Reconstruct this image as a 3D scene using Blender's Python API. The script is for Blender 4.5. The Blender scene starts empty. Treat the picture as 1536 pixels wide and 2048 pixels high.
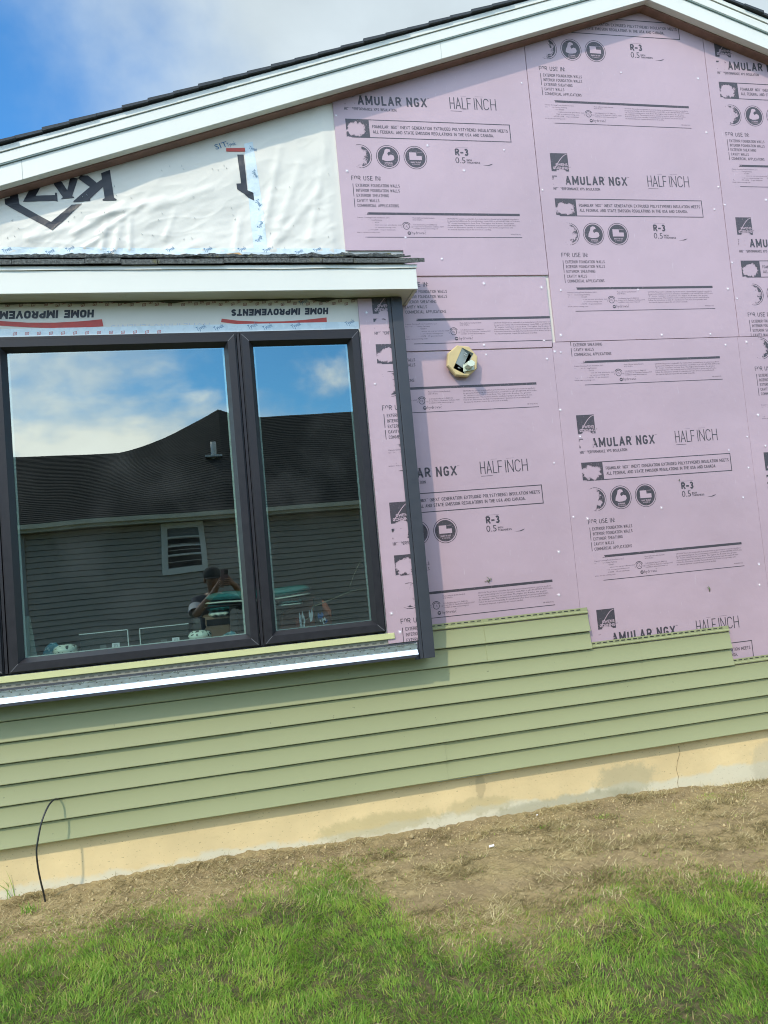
import bpy, bmesh, math, random
import numpy as np
from mathutils import Vector, Matrix, noise
random.seed(7); RNG = np.random.default_rng(7)
S = bpy.context.scene
COL = S.collection
R = math.radians

# ------------------------------------------------------------------ camera
F, YAW, PITCH, ROLL = 1496.03, 0.21378, 0.06302, 0.09024
CX, CY, D, ZC = 768.0, 1024.0, 4.01, 1.49
def cam_axes():
    cy, sy, cp, sp = math.cos(YAW), math.sin(YAW), math.cos(PITCH), math.sin(PITCH)
    fwd = np.array([sy*cp, cy*cp, sp]); right = np.array([cy, -sy, 0.]); down = np.cross(fwd, right)
    c, s = math.cos(ROLL), math.sin(ROLL)
    return c*right + s*down, -s*right + c*down, fwd
AR, AD, AF = cam_axes()
def ray(u, v): return AR*(u-CX)/F + AD*(v-CY)/F + AF
def W(u, v, y=0.0):                       # photo pixel -> (x, z) on the upright plane at depth y
    r = ray(u, v); t = (D+y)/r[1]
    return float(r[0]*t), float(r[2]*t)+ZC
def W3(u, v, y=0.0):
    x, z = W(u, v, y); return Vector((x, y, z))
def G(u, v, z=0.0):                       # photo pixel -> (x, y) on the level plane z
    r = ray(u, v); t = (z-ZC)/r[2]
    return float(r[0]*t), float(-D+r[1]*t)
cd = bpy.data.cameras.new('camera'); cam = bpy.data.objects.new('camera', cd); COL.objects.link(cam)
cd.sensor_fit = 'VERTICAL'; cd.sensor_height = 36.0; cd.lens = F/2048*36.0
cd.clip_start = 0.01; cd.clip_end = 500
m = Matrix.Identity(4)
for i in range(3):
    m[i][0] = AR[i]; m[i][1] = -AD[i]; m[i][2] = -AF[i]
m[0][3], m[1][3], m[2][3] = 0, -D, ZC
cam.matrix_world = m
S.camera = cam

# ------------------------------------------------------------------ light, sky, exposure
SUN_DIR = Vector((-0.83, -1.0, 1.24)).normalized()          # towards the sun
EXPOSURE = -0.15
S.view_settings.view_transform = 'Standard'; S.view_settings.look = 'None'
S.view_settings.exposure = EXPOSURE; S.view_settings.gamma = 1.0
sd = bpy.data.lights.new('sun', 'SUN'); sd.energy = 2.95; sd.angle = R(1.3); sd.color = (1.0, 0.885, 0.71)
so = bpy.data.objects.new('sun', sd); COL.objects.link(so)
so.rotation_euler = SUN_DIR.to_track_quat('Z', 'Y').to_euler(); so.location = (-6, -9, 9)

class NT:                                                      # small node-tree writer
    def __init__(s, tree): s.t = tree; s.n = tree.nodes; s.l = tree.links
    def node(s, typ, **kw):
        n = s.n.new(typ)
        for k, v in kw.items():
            if k == 'inp':
                for kk, vv in v.items():
                    if hasattr(vv, 'is_output'): s.l.new(vv, n.inputs[kk])
                    else: n.inputs[kk].default_value = vv
            else: setattr(n, k, v)
        return n
    def math(s, op, a, b=0.0, c=None, clamp=False):
        n = s.node('ShaderNodeMath', operation=op, use_clamp=clamp)
        for i, x in enumerate([a, b] + ([c] if c is not None else [])):
            if hasattr(x, 'is_output'): s.l.new(x, n.inputs[i])
            else: n.inputs[i].default_value = x
        return n.outputs[0]
    def vmath(s, op, a, b=None, out=0):
        n = s.node('ShaderNodeVectorMath', operation=op)
        for i, x in enumerate([a] + ([b] if b is not None else [])):
            if hasattr(x, 'is_output'): s.l.new(x, n.inputs[i])
            else: n.inputs[i].default_value = x
        return n.outputs[out]
    def mix(s, fac, a, b, blend='MIX'):
        n = s.node('ShaderNodeMix', data_type='RGBA', blend_type=blend)
        for k, x in ((0, fac), (6, a), (7, b)):
            if hasattr(x, 'is_output'): s.l.new(x, n.inputs[k])
            else: n.inputs[k].default_value = x if k == 0 else (tuple(x)+(1,) if len(x) == 3 else x)
        return n.outputs[2]
    def noise(s, vec, scale, detail=4.0, rough=0.55, out='Fac', dist=0.0):
        n = s.node('ShaderNodeTexNoise', inp={'Scale': scale, 'Detail': detail, 'Roughness': rough, 'Distortion': dist})
        if vec is not None: s.l.new(vec, n.inputs['Vector'])
        return n.outputs[out]
    def ramp(s, fac, stops, interp='LINEAR'):
        n = s.node('ShaderNodeValToRGB'); s.l.new(fac, n.inputs[0]); cr = n.color_ramp; cr.interpolation = interp
        while len(cr.elements) < len(stops): cr.elements.new(0.5)
        for e, (p, c) in zip(cr.elements, stops):
            e.position = p; e.color = (c, c, c, 1) if not hasattr(c, '__len__') else (tuple(c)+(1,))[:4]
        return n.outputs[0]
    def smooth(s, x, lo, hi):
        n = s.node('ShaderNodeMapRange', interpolation_type='SMOOTHSTEP')
        s.l.new(x, n.inputs[0]); n.inputs[1].default_value = lo; n.inputs[2].default_value = hi
        return n.outputs[0]

world = bpy.data.worlds.new('World'); S.world = world; world.use_nodes = True
def build_sky():
    t = NT(world.node_tree); t.n.clear()
    out = t.node('ShaderNodeOutputWorld'); bg = t.node('ShaderNodeBackground', inp={'Strength': 0.15})
    sky = t.node('ShaderNodeTexSky', sky_type='NISHITA', sun_disc=False, sun_elevation=math.asin(SUN_DIR.z),
                 sun_rotation=math.atan2(SUN_DIR.x, SUN_DIR.y), air_density=1.0, dust_density=0.6, ozone_density=2.0)
    d = t.node('ShaderNodeTexCoord').outputs['Generated']
    xyz = t.node('ShaderNodeSeparateXYZ', inp={0: d})
    x, y, z = xyz.outputs[0], xyz.outputs[1], xyz.outputs[2]
    p = t.vmath('ADD', t.vmath('MULTIPLY', d, (2.3, 2.3, 3.6)), (CLOUD_SHIFT[0], CLOUD_SHIFT[1], 0.0))
    # broken cumulus on the sun's side of the sky
    n1 = t.noise(p, 1.25, 7.0, 0.54, dist=0.2)
    cum = t.smooth(n1, 0.42, 0.53)
    # soft bank of cloud over the house: everything to the right of a slanting edge
    n2 = t.noise(d, 3.4, 6.0, 0.55)
    edge = t.math('ADD', t.vmath('DOT_PRODUCT', d, SKY_EDGE, out=1), t.math('MULTIPLY', t.math('SUBTRACT', n2, 0.5), 0.46))
    bank = t.smooth(edge, SKY_LO, SKY_HI)
    north = t.smooth(y, -0.05, 0.2)
    cov = t.math('ADD', t.math('MULTIPLY', cum, t.math('SUBTRACT', 1.0, north)), t.math('MULTIPLY', bank, north), clamp=True)
    # cloud brightness: lumpy, brighter near the sun
    n3 = t.noise(p, 2.3, 5.0, 0.55)
    glow = t.math('MULTIPLY', t.math('MAXIMUM', t.vmath('DOT_PRODUCT', d, tuple(SUN_DIR), out=1), 0.0), 15.0)
    thick = t.math('MINIMUM', t.math('MAXIMUM', t.math('ADD', t.math('MULTIPLY', n3, 3.4), -1.05), 0.30), 0.95)   # thin parts let the blue through
    thick = t.math('ADD', t.math('MULTIPLY', thick, t.math('SUBTRACT', 1.0, north)), t.math('MULTIPLY', north, 0.93))
    lump = t.math('MAXIMUM', t.math('ADD', t.math('MULTIPLY', n3, 1.4), 0.50), 0.8)
    lump = t.math('ADD', t.math('MULTIPLY', lump, t.math('SUBTRACT', 1.0, north)), t.math('MULTIPLY', t.math('ADD', t.math('MULTIPLY', n3, 0.55), 0.84), north))
    br = t.math('ADD', t.math('MULTIPLY', lump, t.math('ADD', glow, 7.2)), 0.0)
    cc = t.mix(1.0, t.mix(north, (0.97, 0.985, 0.94), (0.865, 0.985, 1.03)), br, 'MULTIPLY')
    skyc = t.mix(1.0, sky.outputs[0], SKY_TINT, 'MULTIPLY')
    col = t.mix(t.math('MULTIPLY', cov, thick), skyc, cc)
    # the half of the sky away from the sun is the dimmer one
    dim = t.math('SUBTRACT', 1.0, t.math('MULTIPLY', north, 0.24))
    col = t.mix(1.0, col, dim, 'MULTIPLY')
    t.l.new(col, bg.inputs[0]); t.l.new(bg.outputs[0], out.inputs[0])
CLOUD_SHIFT = (-4.2, 8.8)
SKY_EDGE = (0.90, -0.28, 0.33); SKY_LO, SKY_HI = -0.72, -0.42; SKY_TINT = (0.88, 1.95, 2.60)
def _dir(u, v):
    r = ray(u, v); return r/np.linalg.norm(r)
# the edge of the bank leans through these three directions of the sky
_a, _b = _dir(70, -60), _dir(330, 330)
_n = np.cross(_a, _b); _n /= np.linalg.norm(_n)
if _n @ _dir(700, 0) < 0: _n = -_n
SKY_EDGE = tuple(float(q) for q in _n); SKY_LO, SKY_HI = -0.11, 0.16
build_sky()
S.cycles.filter_width = 1.05

# ------------------------------------------------------------------ materials
def lin(r, g, b):
    f = lambda c: (c/255/12.92) if c/255 <= 0.04045 else ((c/255+0.055)/1.055)**2.4
    return (f(r), f(g), f(b))
MATS = {}
def mat(name, col, rough=0.6, var=0.12, scale=6.0, bump=0.0, bscale=60.0, metal=0.0, spec=0.5, dirt=None, dscale=2.5, dlo=0.55, dhi=0.75, detail=5.0):
    if name in MATS: return MATS[name]
    mm = bpy.data.materials.new(name); mm.use_nodes = True; t = NT(mm.node_tree)
    b = t.n['Principled BSDF']; tc = t.node('ShaderNodeTexCoord').outputs['Object']
    n = t.noise(tc, scale, detail)
    k = t.node('ShaderNodeMapRange', inp={0: n, 1: 0.25, 2: 0.75, 3: 1-var, 4: 1+var}).outputs[0]
    c = t.mix(1.0, col, k, 'MULTIPLY')
    if dirt:
        dn = t.smooth(t.noise(tc, dscale, 6.0, 0.65), dlo, dhi)
        c = t.mix(dn, c, dirt)
    t.l.new(c, b.inputs['Base Color'])
    rn = t.node('ShaderNodeMapRange', inp={0: n, 1: 0.3, 2: 0.7, 3: max(0.02, rough-0.07), 4: min(1, rough+0.07)}).outputs[0]
    t.l.new(rn, b.inputs['Roughness']); b.inputs['Metallic'].default_value = metal
    b.inputs['Specular IOR Level'].default_value = spec
    if bump:
        bp = t.node('ShaderNodeBump', inp={'Strength': 0.6, 'Distance': bump, 'Height': t.noise(tc, bscale, 4.0)})
        t.l.new(bp.outputs[0], b.inputs['Normal'])
    MATS[name] = mm; return mm

M_WHITE = mat('white_painted_metal', (0.69, 0.695, 0.63), 0.42, 0.03, 3, dirt=(0.52, 0.54, 0.46), dscale=1.6, dlo=0.62, dhi=0.95)
M_SOFFIT = mat('soffit_metal', (0.55, 0.56, 0.48), 0.5, 0.06, 5, dirt=(0.2, 0.2, 0.13), dscale=9, dlo=0.62, dhi=0.8)
M_BROWN = mat('brown_wood', (0.24, 0.135, 0.105), 0.75, 0.25, 14, 0.001, 90)
M_SHINGLE_D = mat('dark_shingle', (0.045, 0.052, 0.06), 0.9, 0.35, 60, 0.002, 220)
M_SHINGLE_G = mat('grey_shingle', (0.10, 0.106, 0.10), 0.95, 0.95, 120, 0.006, 150, dirt=(0.16, 0.15, 0.06), dscale=7, dlo=0.6, dhi=0.72)
M_WRAP = mat('house_wrap', (0.67, 0.645, 0.575), 0.42, 0.04, 4, 0.0012, 35, spec=0.35)
M_TAPE = mat('seam_tape', (0.60, 0.69, 0.72), 0.28, 0.06, 25, 0.0015, 40)
M_INKB = mat('black_print', (0.018, 0.02, 0.028), 0.45, 0.3, 30)
M_INKR = mat('red_print', (0.46, 0.055, 0.04), 0.5, 0.15, 30)
M_INKBL = mat('blue_print', (0.05, 0.16, 0.3), 0.5, 0.15, 30)
M_INKF = mat('faded_blue_print', (0.5, 0.54, 0.62), 0.5, 0.05, 30)
M_BRONZE = mat('dark_bronze_frame', (0.017, 0.016, 0.019), 0.46, 0.10, 30, 0.0002, 400, spec=0.4)
M_POST = mat('charcoal_vinyl', (0.040, 0.044, 0.054), 0.45, 0.06, 20, 0.0004, 300)
M_BLACK = mat('black_rubber', (0.012, 0.012, 0.013), 0.6, 0.2, 20)
M_SPACER = mat('pale_spacer', (0.62, 0.66, 0.62), 0.4, 0.05, 20)
M_GALV = mat('galvanised_steel', (0.56, 0.63, 0.62), 0.38, 0.10, 60, metal=0.85, dirt=(0.30, 0.36, 0.33), dscale=30, dlo=0.5, dhi=0.8)
M_GALVB = mat('sunlit_steel', (0.88, 0.95, 0.95), 0.28, 0.05, 30, metal=0.95)  # same galvanised metal, with the sun's glare put into a paler colour
M_TRIMG = mat('pale_green_trim', (0.50, 0.50, 0.24), 0.45, 0.04, 8)
M_FLANGE = mat('grey_flange', (0.24, 0.235, 0.19), 0.7, 0.2, 25)
M_CREAM = None
M_TAN = mat('beige_plastic', (0.58, 0.45, 0.22), 0.5, 0.06, 18)
M_PALEG = mat('pale_cover_plastic', (0.62, 0.68, 0.55), 0.4, 0.05, 18)
M_DGREY = mat('recess_grey', (0.34, 0.38, 0.37), 0.55, 0.1, 18)
M_NAIL = mat('white_cap', (0.85, 0.84, 0.86), 0.3, 0.03, 18)
M_CABLE = mat('black_cable', (0.02, 0.021, 0.022), 0.4, 0.2, 30)

def m_siding():
    mm = mat('sage_green_vinyl', (0.300, 0.312, 0.160), 0.50, 0.035, 1.2, 0.0, 90)
    t = NT(mm.node_tree); b = t.n['Principled BSDF']; tc = t.node('ShaderNodeTexCoord').outputs['Object']
    sc = t.vmath('MULTIPLY', tc, (2.0, 1.0, 26.0))
    bp = t.node('ShaderNodeBump', inp={'Strength': 0.25, 'Distance': 0.0008, 'Height': t.noise(sc, 6.0, 5.0)})
    t.l.new(bp.outputs[0], b.inputs['Normal'])
    old = b.inputs['Base Color'].links[0].from_socket
    sp = t.smooth(t.noise(tc, 38.0, 2.0), 0.745, 0.79)
    t.l.new(t.mix(t.math('MULTIPLY', sp, 0.7), old, (0.10, 0.10, 0.05)), b.inputs['Base Color'])
    return mm
M_SIDING = m_siding()

def m_foam():
    mm = mat('pink_foam', (0.455, 0.322, 0.370), 0.50, 0.025, 1.4, 0.0, 90, spec=1.0)
    t = NT(mm.node_tree); b = t.n['Principled BSDF']; tc = t.node('ShaderNodeTexCoord').outputs['Object']
    h = t.math('ADD', t.math('MULTIPLY', t.noise(tc, 2.0, 4.0), 0.035), t.math('MULTIPLY', t.noise(tc, 45.0, 2.0), 0.0012))
    bp = t.node('ShaderNodeBump', inp={'Strength': 0.35, 'Distance': 1.0, 'Height': h})
    t.l.new(bp.outputs[0], b.inputs['Normal'])
    old = b.inputs['Base Color'].links[0].from_socket
    sc = t.vmath('MULTIPLY', tc, (9.0, 9.0, 1.6))
    scr = t.smooth(t.noise(sc, 7.0, 3.0, 0.7), 0.66, 0.76)
    c = t.mix(t.math('MULTIPLY', scr, 0.45), old, (0.56, 0.47, 0.52))
    cl = t.node('ShaderNodeMapRange', inp={0: t.noise(tc, 0.9, 5.0, 0.6), 1: 0.3, 2: 0.7, 3: 0.90, 4: 1.07}).outputs[0]   # uneven dye
    c = t.mix(1.0, c, cl, 'MULTIPLY')
    sm = t.smooth(t.noise(t.vmath('MULTIPLY', tc, (1.0, 1.0, 2.2)), 3.3, 7.0, 0.7), 0.60, 0.80)                              # handling dirt
    c = t.mix(t.math('MULTIPLY', sm, 0.30), c, (0.33, 0.29, 0.30))
    fl = t.smooth(t.noise(tc, 95.0, 2.0), 0.765, 0.80)
    c = t.mix(t.math('MULTIPLY', fl, 0.5), c, (0.62, 0.55, 0.60))
    t.l.new(c, b.inputs['Base Color'])
    return mm
M_FOAM = m_foam()
M_FOAM_KNOCK = mat('bare_foam', (0.455, 0.322, 0.370), 0.50, 0.025, 1.4, spec=1.0)

# ink with the worn-off patches each stamp of the lettering shows (u, v = metres inside one stamp)
WEAR = [(0.040, -0.172, 0.050, 0.034), (0.058, -0.343, 0.060, 0.042), (0.030, -0.500, 0.078, 0.078),
        (0.028, -0.835, 0.062, 0.012), (0.050, -0.905, 0.062, 0.036), (0.060, -0.112, 0.034, 0.016),
        (0.031, -0.640, 0.014, 0.010), (0.020, -0.972, 0.045, 0.008), (0.035, -0.224, 0.016, 0.010), (0.010, -0.395, 0.02, 0.012)]
def m_ink():
    mm = bpy.data.materials.new('worn_grey_ink'); mm.use_nodes = True; t = NT(mm.node_tree)
    b = t.n['Principled BSDF']; out = t.n['Material Output']
    uv = t.node('ShaderNodeUVMap', uv_map='stamp').outputs[0]
    tc = t.node('ShaderNodeTexCoord').outputs['Object']
    nz = t.noise(tc, 34.0, 5.0, 0.65)
    worn = None
    for (cx, cz, rx, rz) in WEAR:
        q = t.vmath('MULTIPLY', t.vmath('SUBTRACT', uv, (cx, cz, 0)), (1/rx, 1/rz, 0))
        r = t.vmath('LENGTH', q, out=1)
        worn = r if worn is None else t.math('MINIMUM', worn, r)
    worn = t.math('ADD', worn, t.math('MULTIPLY', t.math('SUBTRACT', nz, 0.5), 1.9))
    keep = t.smooth(worn, 0.84, 1.06)
    fade = t.smooth(t.noise(tc, 110.0, 3.0, 0.6), 0.30, 0.42)
    low = t.node('ShaderNodeMapRange', inp={0: t.noise(tc, 3.0, 3.0), 1: 0.3, 2: 0.7, 3: 0.72, 4: 0.92}).outputs[0]
    a = t.math('MULTIPLY', keep, t.math('MULTIPLY', low, t.math('ADD', t.math('MULTIPLY', fade, 0.35), 0.65)))
    b.inputs['Base Color'].default_value = (0.055, 0.05, 0.06, 1); b.inputs['Roughness'].default_value = 0.38
    b.inputs['Specular IOR Level'].default_value = 0.6
    t.l.new(a, b.inputs['Alpha'])
    return mm
M_INK = m_ink()

def m_glass():
    mm = bpy.data.materials.new('coated_window_glass'); mm.use_nodes = True; t = NT(mm.node_tree); t.n.clear()
    out = t.node('ShaderNodeOutputMaterial')
    tc = t.node('ShaderNodeTexCoord').outputs['Object']
    bp = t.node('ShaderNodeBump', inp={'Strength': 0.12, 'Distance': 0.006, 'Height': t.noise(tc, 2.2, 1.0)})
    gl = t.node('ShaderNodeBsdfGlossy', inp={'Color': (0.93, 1.0, 0.94, 1), 'Roughness': 0.0, 'Normal': bp.outputs[0]})
    tr = t.node('ShaderNodeBsdfTransparent', inp={'Color': (0.60, 0.74, 0.70, 1)})
    lw = t.node('ShaderNodeLayerWeight', inp={'Blend': 0.2}).outputs['Fresnel']
    fac = t.math('ADD', t.math('MULTIPLY', lw, 0.6), 0.235, clamp=True)
    mx = t.node('ShaderNodeMixShader', inp={0: fac, 1: tr.outputs[0], 2: gl.outputs[0]})
    # a little dust and dried spots on the outside
    df = t.node('ShaderNodeBsdfDiffuse', inp={'Color': (0.55, 0.57, 0.55, 1)})
    sp = t.math('ADD', t.math('MULTIPLY', t.smooth(t.noise(tc, 55.0, 3.0), 0.755, 0.81), 0.12), t.math('MULTIPLY', t.smooth(t.noise(tc, 3.0, 5.0), 0.45, 0.8), 0.03))
    mx2 = t.node('ShaderNodeMixShader', inp={0: sp, 1: mx.outputs[0], 2: df.outputs[0]})
    t.l.new(mx2.outputs[0], out.inputs[0]); return mm
M_GLASS = m_glass()

def m_cream():
    mm = mat('cream_painted_concrete', (0.70, 0.545, 0.29), 0.75, 0.13, 3.0, 0.004, 28, detail=7)
    t = NT(mm.node_tree); b = t.n['Principled BSDF']; tc = t.node('ShaderNodeTexCoord').outputs['Object']
    old = b.inputs['Base Color'].links[0].from_socket
    z = t.node('ShaderNodeSeparateXYZ', inp={0: tc}).outputs[2]
    x = t.node('ShaderNodeSeparateXYZ', inp={0: tc}).outputs[0]
    wav = t.math('ADD', z, t.math('MULTIPLY', t.math('SUBTRACT', t.noise(tc, 5.0, 6.0, 0.65), 0.5), 0.13))
    lime = t.math('SUBTRACT', 1.0, t.smooth(wav, 0.065, 0.095))            # whitish crust near the soil
    c = t.mix(t.math('MULTIPLY', lime, 0.75), old, (0.62, 0.60, 0.47))
    pit = t.smooth(t.noise(t.vmath('MULTIPLY', tc, (1.0, 1.0, 1.7)), 62.0, 3.0, 0.6), 0.64, 0.69)  # trowel pits
    c = t.mix(t.math('MULTIPLY', pit, 0.6), c, (0.20, 0.15, 0.07))
    def patch(cx, cz, rx, rz, colr, amt, c):
        q = t.vmath('MULTIPLY', t.vmath('SUBTRACT', tc, (cx, 0, cz)), (1/rx, 0, 1/rz))
        r = t.math('ADD', t.vmath('LENGTH', q, out=1), t.math('MULTIPLY', t.math('SUBTRACT', t.noise(tc, 14.0, 6.0, 0.7), 0.5), 1.5))
        k = t.math('SUBTRACT', 1.0, t.smooth(r, 0.7, 1.15))
        return t.mix(t.math('MULTIPLY', k, amt), c, colr)
    for (u, v, ru, rv, colr, amt) in ((1252, 1558, 0.20, 0.10, (0.34, 0.32, 0.20), 0.5), (1130, 1608, 0.5, 0.05, (0.33, 0.31, 0.20), 0.6),
                                      (760, 1648, 0.35, 0.06, (0.40, 0.34, 0.16), 0.5), (960, 1610, 0.22, 0.05, (0.36, 0.31, 0.15), 0.4), (960, 1570, 0.03, 0.08, (0.36, 0.29, 0.16), 0.5), (1533, 1530, 0.10, 0.14, (0.42, 0.38, 0.26), 0.45)):
        X, Z = W(u, v, 0.02); c = patch(X, Z, ru, rv, colr, amt, c)
    t.l.new(c, b.inputs['Base Color']); return mm
M_CREAM = m_cream()

# ------------------------------------------------------------------ helpers
class MB:
    def __init__(s): s.bm = bmesh.new()
    def face(s, pts, mi=0):
        vs = [s.bm.verts.new(p) for p in pts]
        f = s.bm.faces.new(vs); f.material_index = mi; return f
    def box(s, x0, x1, y0, y1, z0, z1, mi=0):
        return s.hexa([(x0,y0,z0),(x1,y0,z0),(x1,y1,z0),(x0,y1,z0)], [(x0,y0,z1),(x1,y0,z1),(x1,y1,z1),(x0,y1,z1)], mi)
    def hexa(s, lo, hi, mi=0):
        a = [s.bm.verts.new(p) for p in lo]; b = [s.bm.verts.new(p) for p in hi]; n = len(a)
        fs = [s.bm.faces.new(list(reversed(a))), s.bm.faces.new(b)]
        for i in range(n): fs.append(s.bm.faces.new((a[i], a[(i+1) % n], b[(i+1) % n], b[i])))
        for f in fs: f.material_index = mi
        return fs
    def slab(s, poly, y0, y1, mi=0):        # (x, z) outline given depth
        return s.hexa([(x, y0, z) for x, z in poly], [(x, y1, z) for x, z in poly], mi)
    def sweep(s, prof, path0, path1, mi=0): # profile of 3-D offsets swept between two points
        return s.hexa([Vector(path0)+Vector(p) for p in prof], [Vector(path1)+Vector(p) for p in prof], mi)
    def tube(s, pts, r, seg=8, mi=0, caps=True):
        pts = [Vector(p) for p in pts]; rs = r if hasattr(r, '__len__') else [r]*len(pts); rings = []
        up = Vector((0.13, 0.31, 0.94))
        for i, p in enumerate(pts):
            d = (pts[min(i+1, len(pts)-1)]-pts[max(i-1, 0)]).normalized()
            a = d.cross(up); a = a.normalized() if a.length > 1e-4 else Vector((1,0,0)); b = d.cross(a)
            rings.append([s.bm.verts.new(p+(a*math.cos(q)+b*math.sin(q))*rs[i]) for q in [2*math.pi*k/seg for k in range(seg)]])
        for A, B in zip(rings, rings[1:]):
            for k in range(seg):
                f = s.bm.faces.new((A[k], A[(k+1) % seg], B[(k+1) % seg], B[k])); f.material_index = mi; f.smooth = True
        if caps:
            s.bm.faces.new(list(reversed(rings[0]))).material_index = mi; s.bm.faces.new(rings[-1]).material_index = mi
    def lathe(s, prof, c=(0,0,0), seg=24, mi=0):
        c = Vector(c); rings = []
        for r, z in prof:
            rings.append([s.bm.verts.new(c+Vector((r*math.cos(q), r*math.sin(q), z))) for q in [2*math.pi*k/seg for k in range(seg)]])
        for A, B in zip(rings, rings[1:]):
            for k in range(seg):
                f = s.bm.faces.new((A[k], A[(k+1) % seg], B[(k+1) % seg], B[k])); f.smooth = True; f.material_index = mi
    def disc(s, c, r, y, seg=28, mi=0):
        s.face([(c[0]+r*math.cos(-2*math.pi*k/seg), y, c[1]+r*math.sin(-2*math.pi*k/seg)) for k in range(seg)], mi)
    def build(s, name, mats, parent=None, bevel=0.0, origin=None, smooth=None):
        bmesh.ops.recalc_face_normals(s.bm, faces=s.bm.faces)
        me = bpy.data.meshes.new(name); s.bm.to_mesh(me); s.bm.free()
        return link(name, me, mats, parent, bevel)
def attach(o, parent):                      # geometry is in world coordinates; things are Empties at their base
    o.parent = parent
    o.matrix_parent_inverse = Matrix.Translation(-parent.location) if parent.type == 'EMPTY' else Matrix.Identity(4)
def link(name, me, mats, parent=None, bevel=0.0):
    o = bpy.data.objects.new(name, me); COL.objects.link(o)
    for q in (mats if isinstance(mats, (list, tuple)) else [mats]): me.materials.append(q)
    if parent is not None: attach(o, parent)
    if bevel:
        b = o.modifiers.new('edge', 'BEVEL'); b.width = bevel; b.segments = 2; b.limit_method = 'ANGLE'; b.angle_limit = R(35)
    return o
def empty(name, loc, label, cat, group=None):
    o = bpy.data.objects.new(name, None); COL.objects.link(o); o.location = loc; o.empty_display_size = 0.1
    return tag(o, label, cat, group)
def tag(o, label=None, cat=None, group=None, kind=None):
    for k, v in (('label', label), ('category', cat), ('group', group), ('kind', kind)):
        if v: o[k] = v
    return o
def np_mesh(name, verts, faces, mats, parent=None, col=None, smooth=False):     # faces: (n, 3|4) array
    me = bpy.data.meshes.new(name); n, k = faces.shape
    me.vertices.add(len(verts)); me.vertices.foreach_set('co', np.asarray(verts, np.float32).ravel())
    me.loops.add(n*k); me.loops.foreach_set('vertex_index', np.asarray(faces, np.int32).ravel())
    me.polygons.add(n); me.polygons.foreach_set('loop_start', np.arange(0, n*k, k, dtype=np.int32))
    if smooth: me.polygons.foreach_set('use_smooth', np.ones(n, bool))
    if col is not None:
        a = me.attributes.new('tint', 'FLOAT', 'POINT'); a.data.foreach_set('value', np.asarray(col, np.float32))
    me.update(calc_edges=True); me.validate()
    return link(name, me, mats, parent)
# text as flat mesh fitted to a box: returns list of (verts2d, faces)
_TC = {}
def text2d(txt, bold=0.0, res=2):
    key = (txt, bold, res)
    if key in _TC: return _TC[key]
    cu = bpy.data.curves.new('t', 'FONT'); cu.body = txt; cu.size = 1.0; cu.offset = bold; cu.resolution_u = res; cu.fill_mode = 'FRONT'
    o = bpy.data.objects.new('t', cu); COL.objects.link(o)
    dg = bpy.context.evaluated_depsgraph_get(); dg.update()
    me = bpy.data.meshes.new_from_object(o.evaluated_get(dg))
    v = np.array([w.co[:2] for w in me.vertices]); f = [tuple(p.vertices) for p in me.polygons]
    bpy.data.objects.remove(o); bpy.data.curves.remove(cu); bpy.data.meshes.remove(me)
    _TC[key] = (v, f); return v, f
CAPH = None
def put_text(mb, txt, x0, x1, base, cap, fn, mi=0, bold=0.0, res=2, shear=0.0):
    bold = 0.0
    """fit txt between x0 and x1, capitals 'cap' high on baseline 'base'; fn maps (x, z) to 3-D"""
    global CAPH
    if CAPH is None: CAPH = text2d('H')[0][:, 1].max()
    v, f = text2d(txt, bold, res)
    if len(v) == 0: return
    lo, hi = v[:, 0].min(), v[:, 0].max()
    X = x0+(v[:, 0]-lo)/(hi-lo)*(x1-x0); Z = base+v[:, 1]/CAPH*cap; X = X+shear*(Z-base)
    vs = [mb.bm.verts.new(fn(float(a), float(b))) for a, b in zip(X, Z)]
    for q in f:
        try: mb.bm.faces.new([vs[i] for i in q]).material_index = mi
        except ValueError: pass

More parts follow.
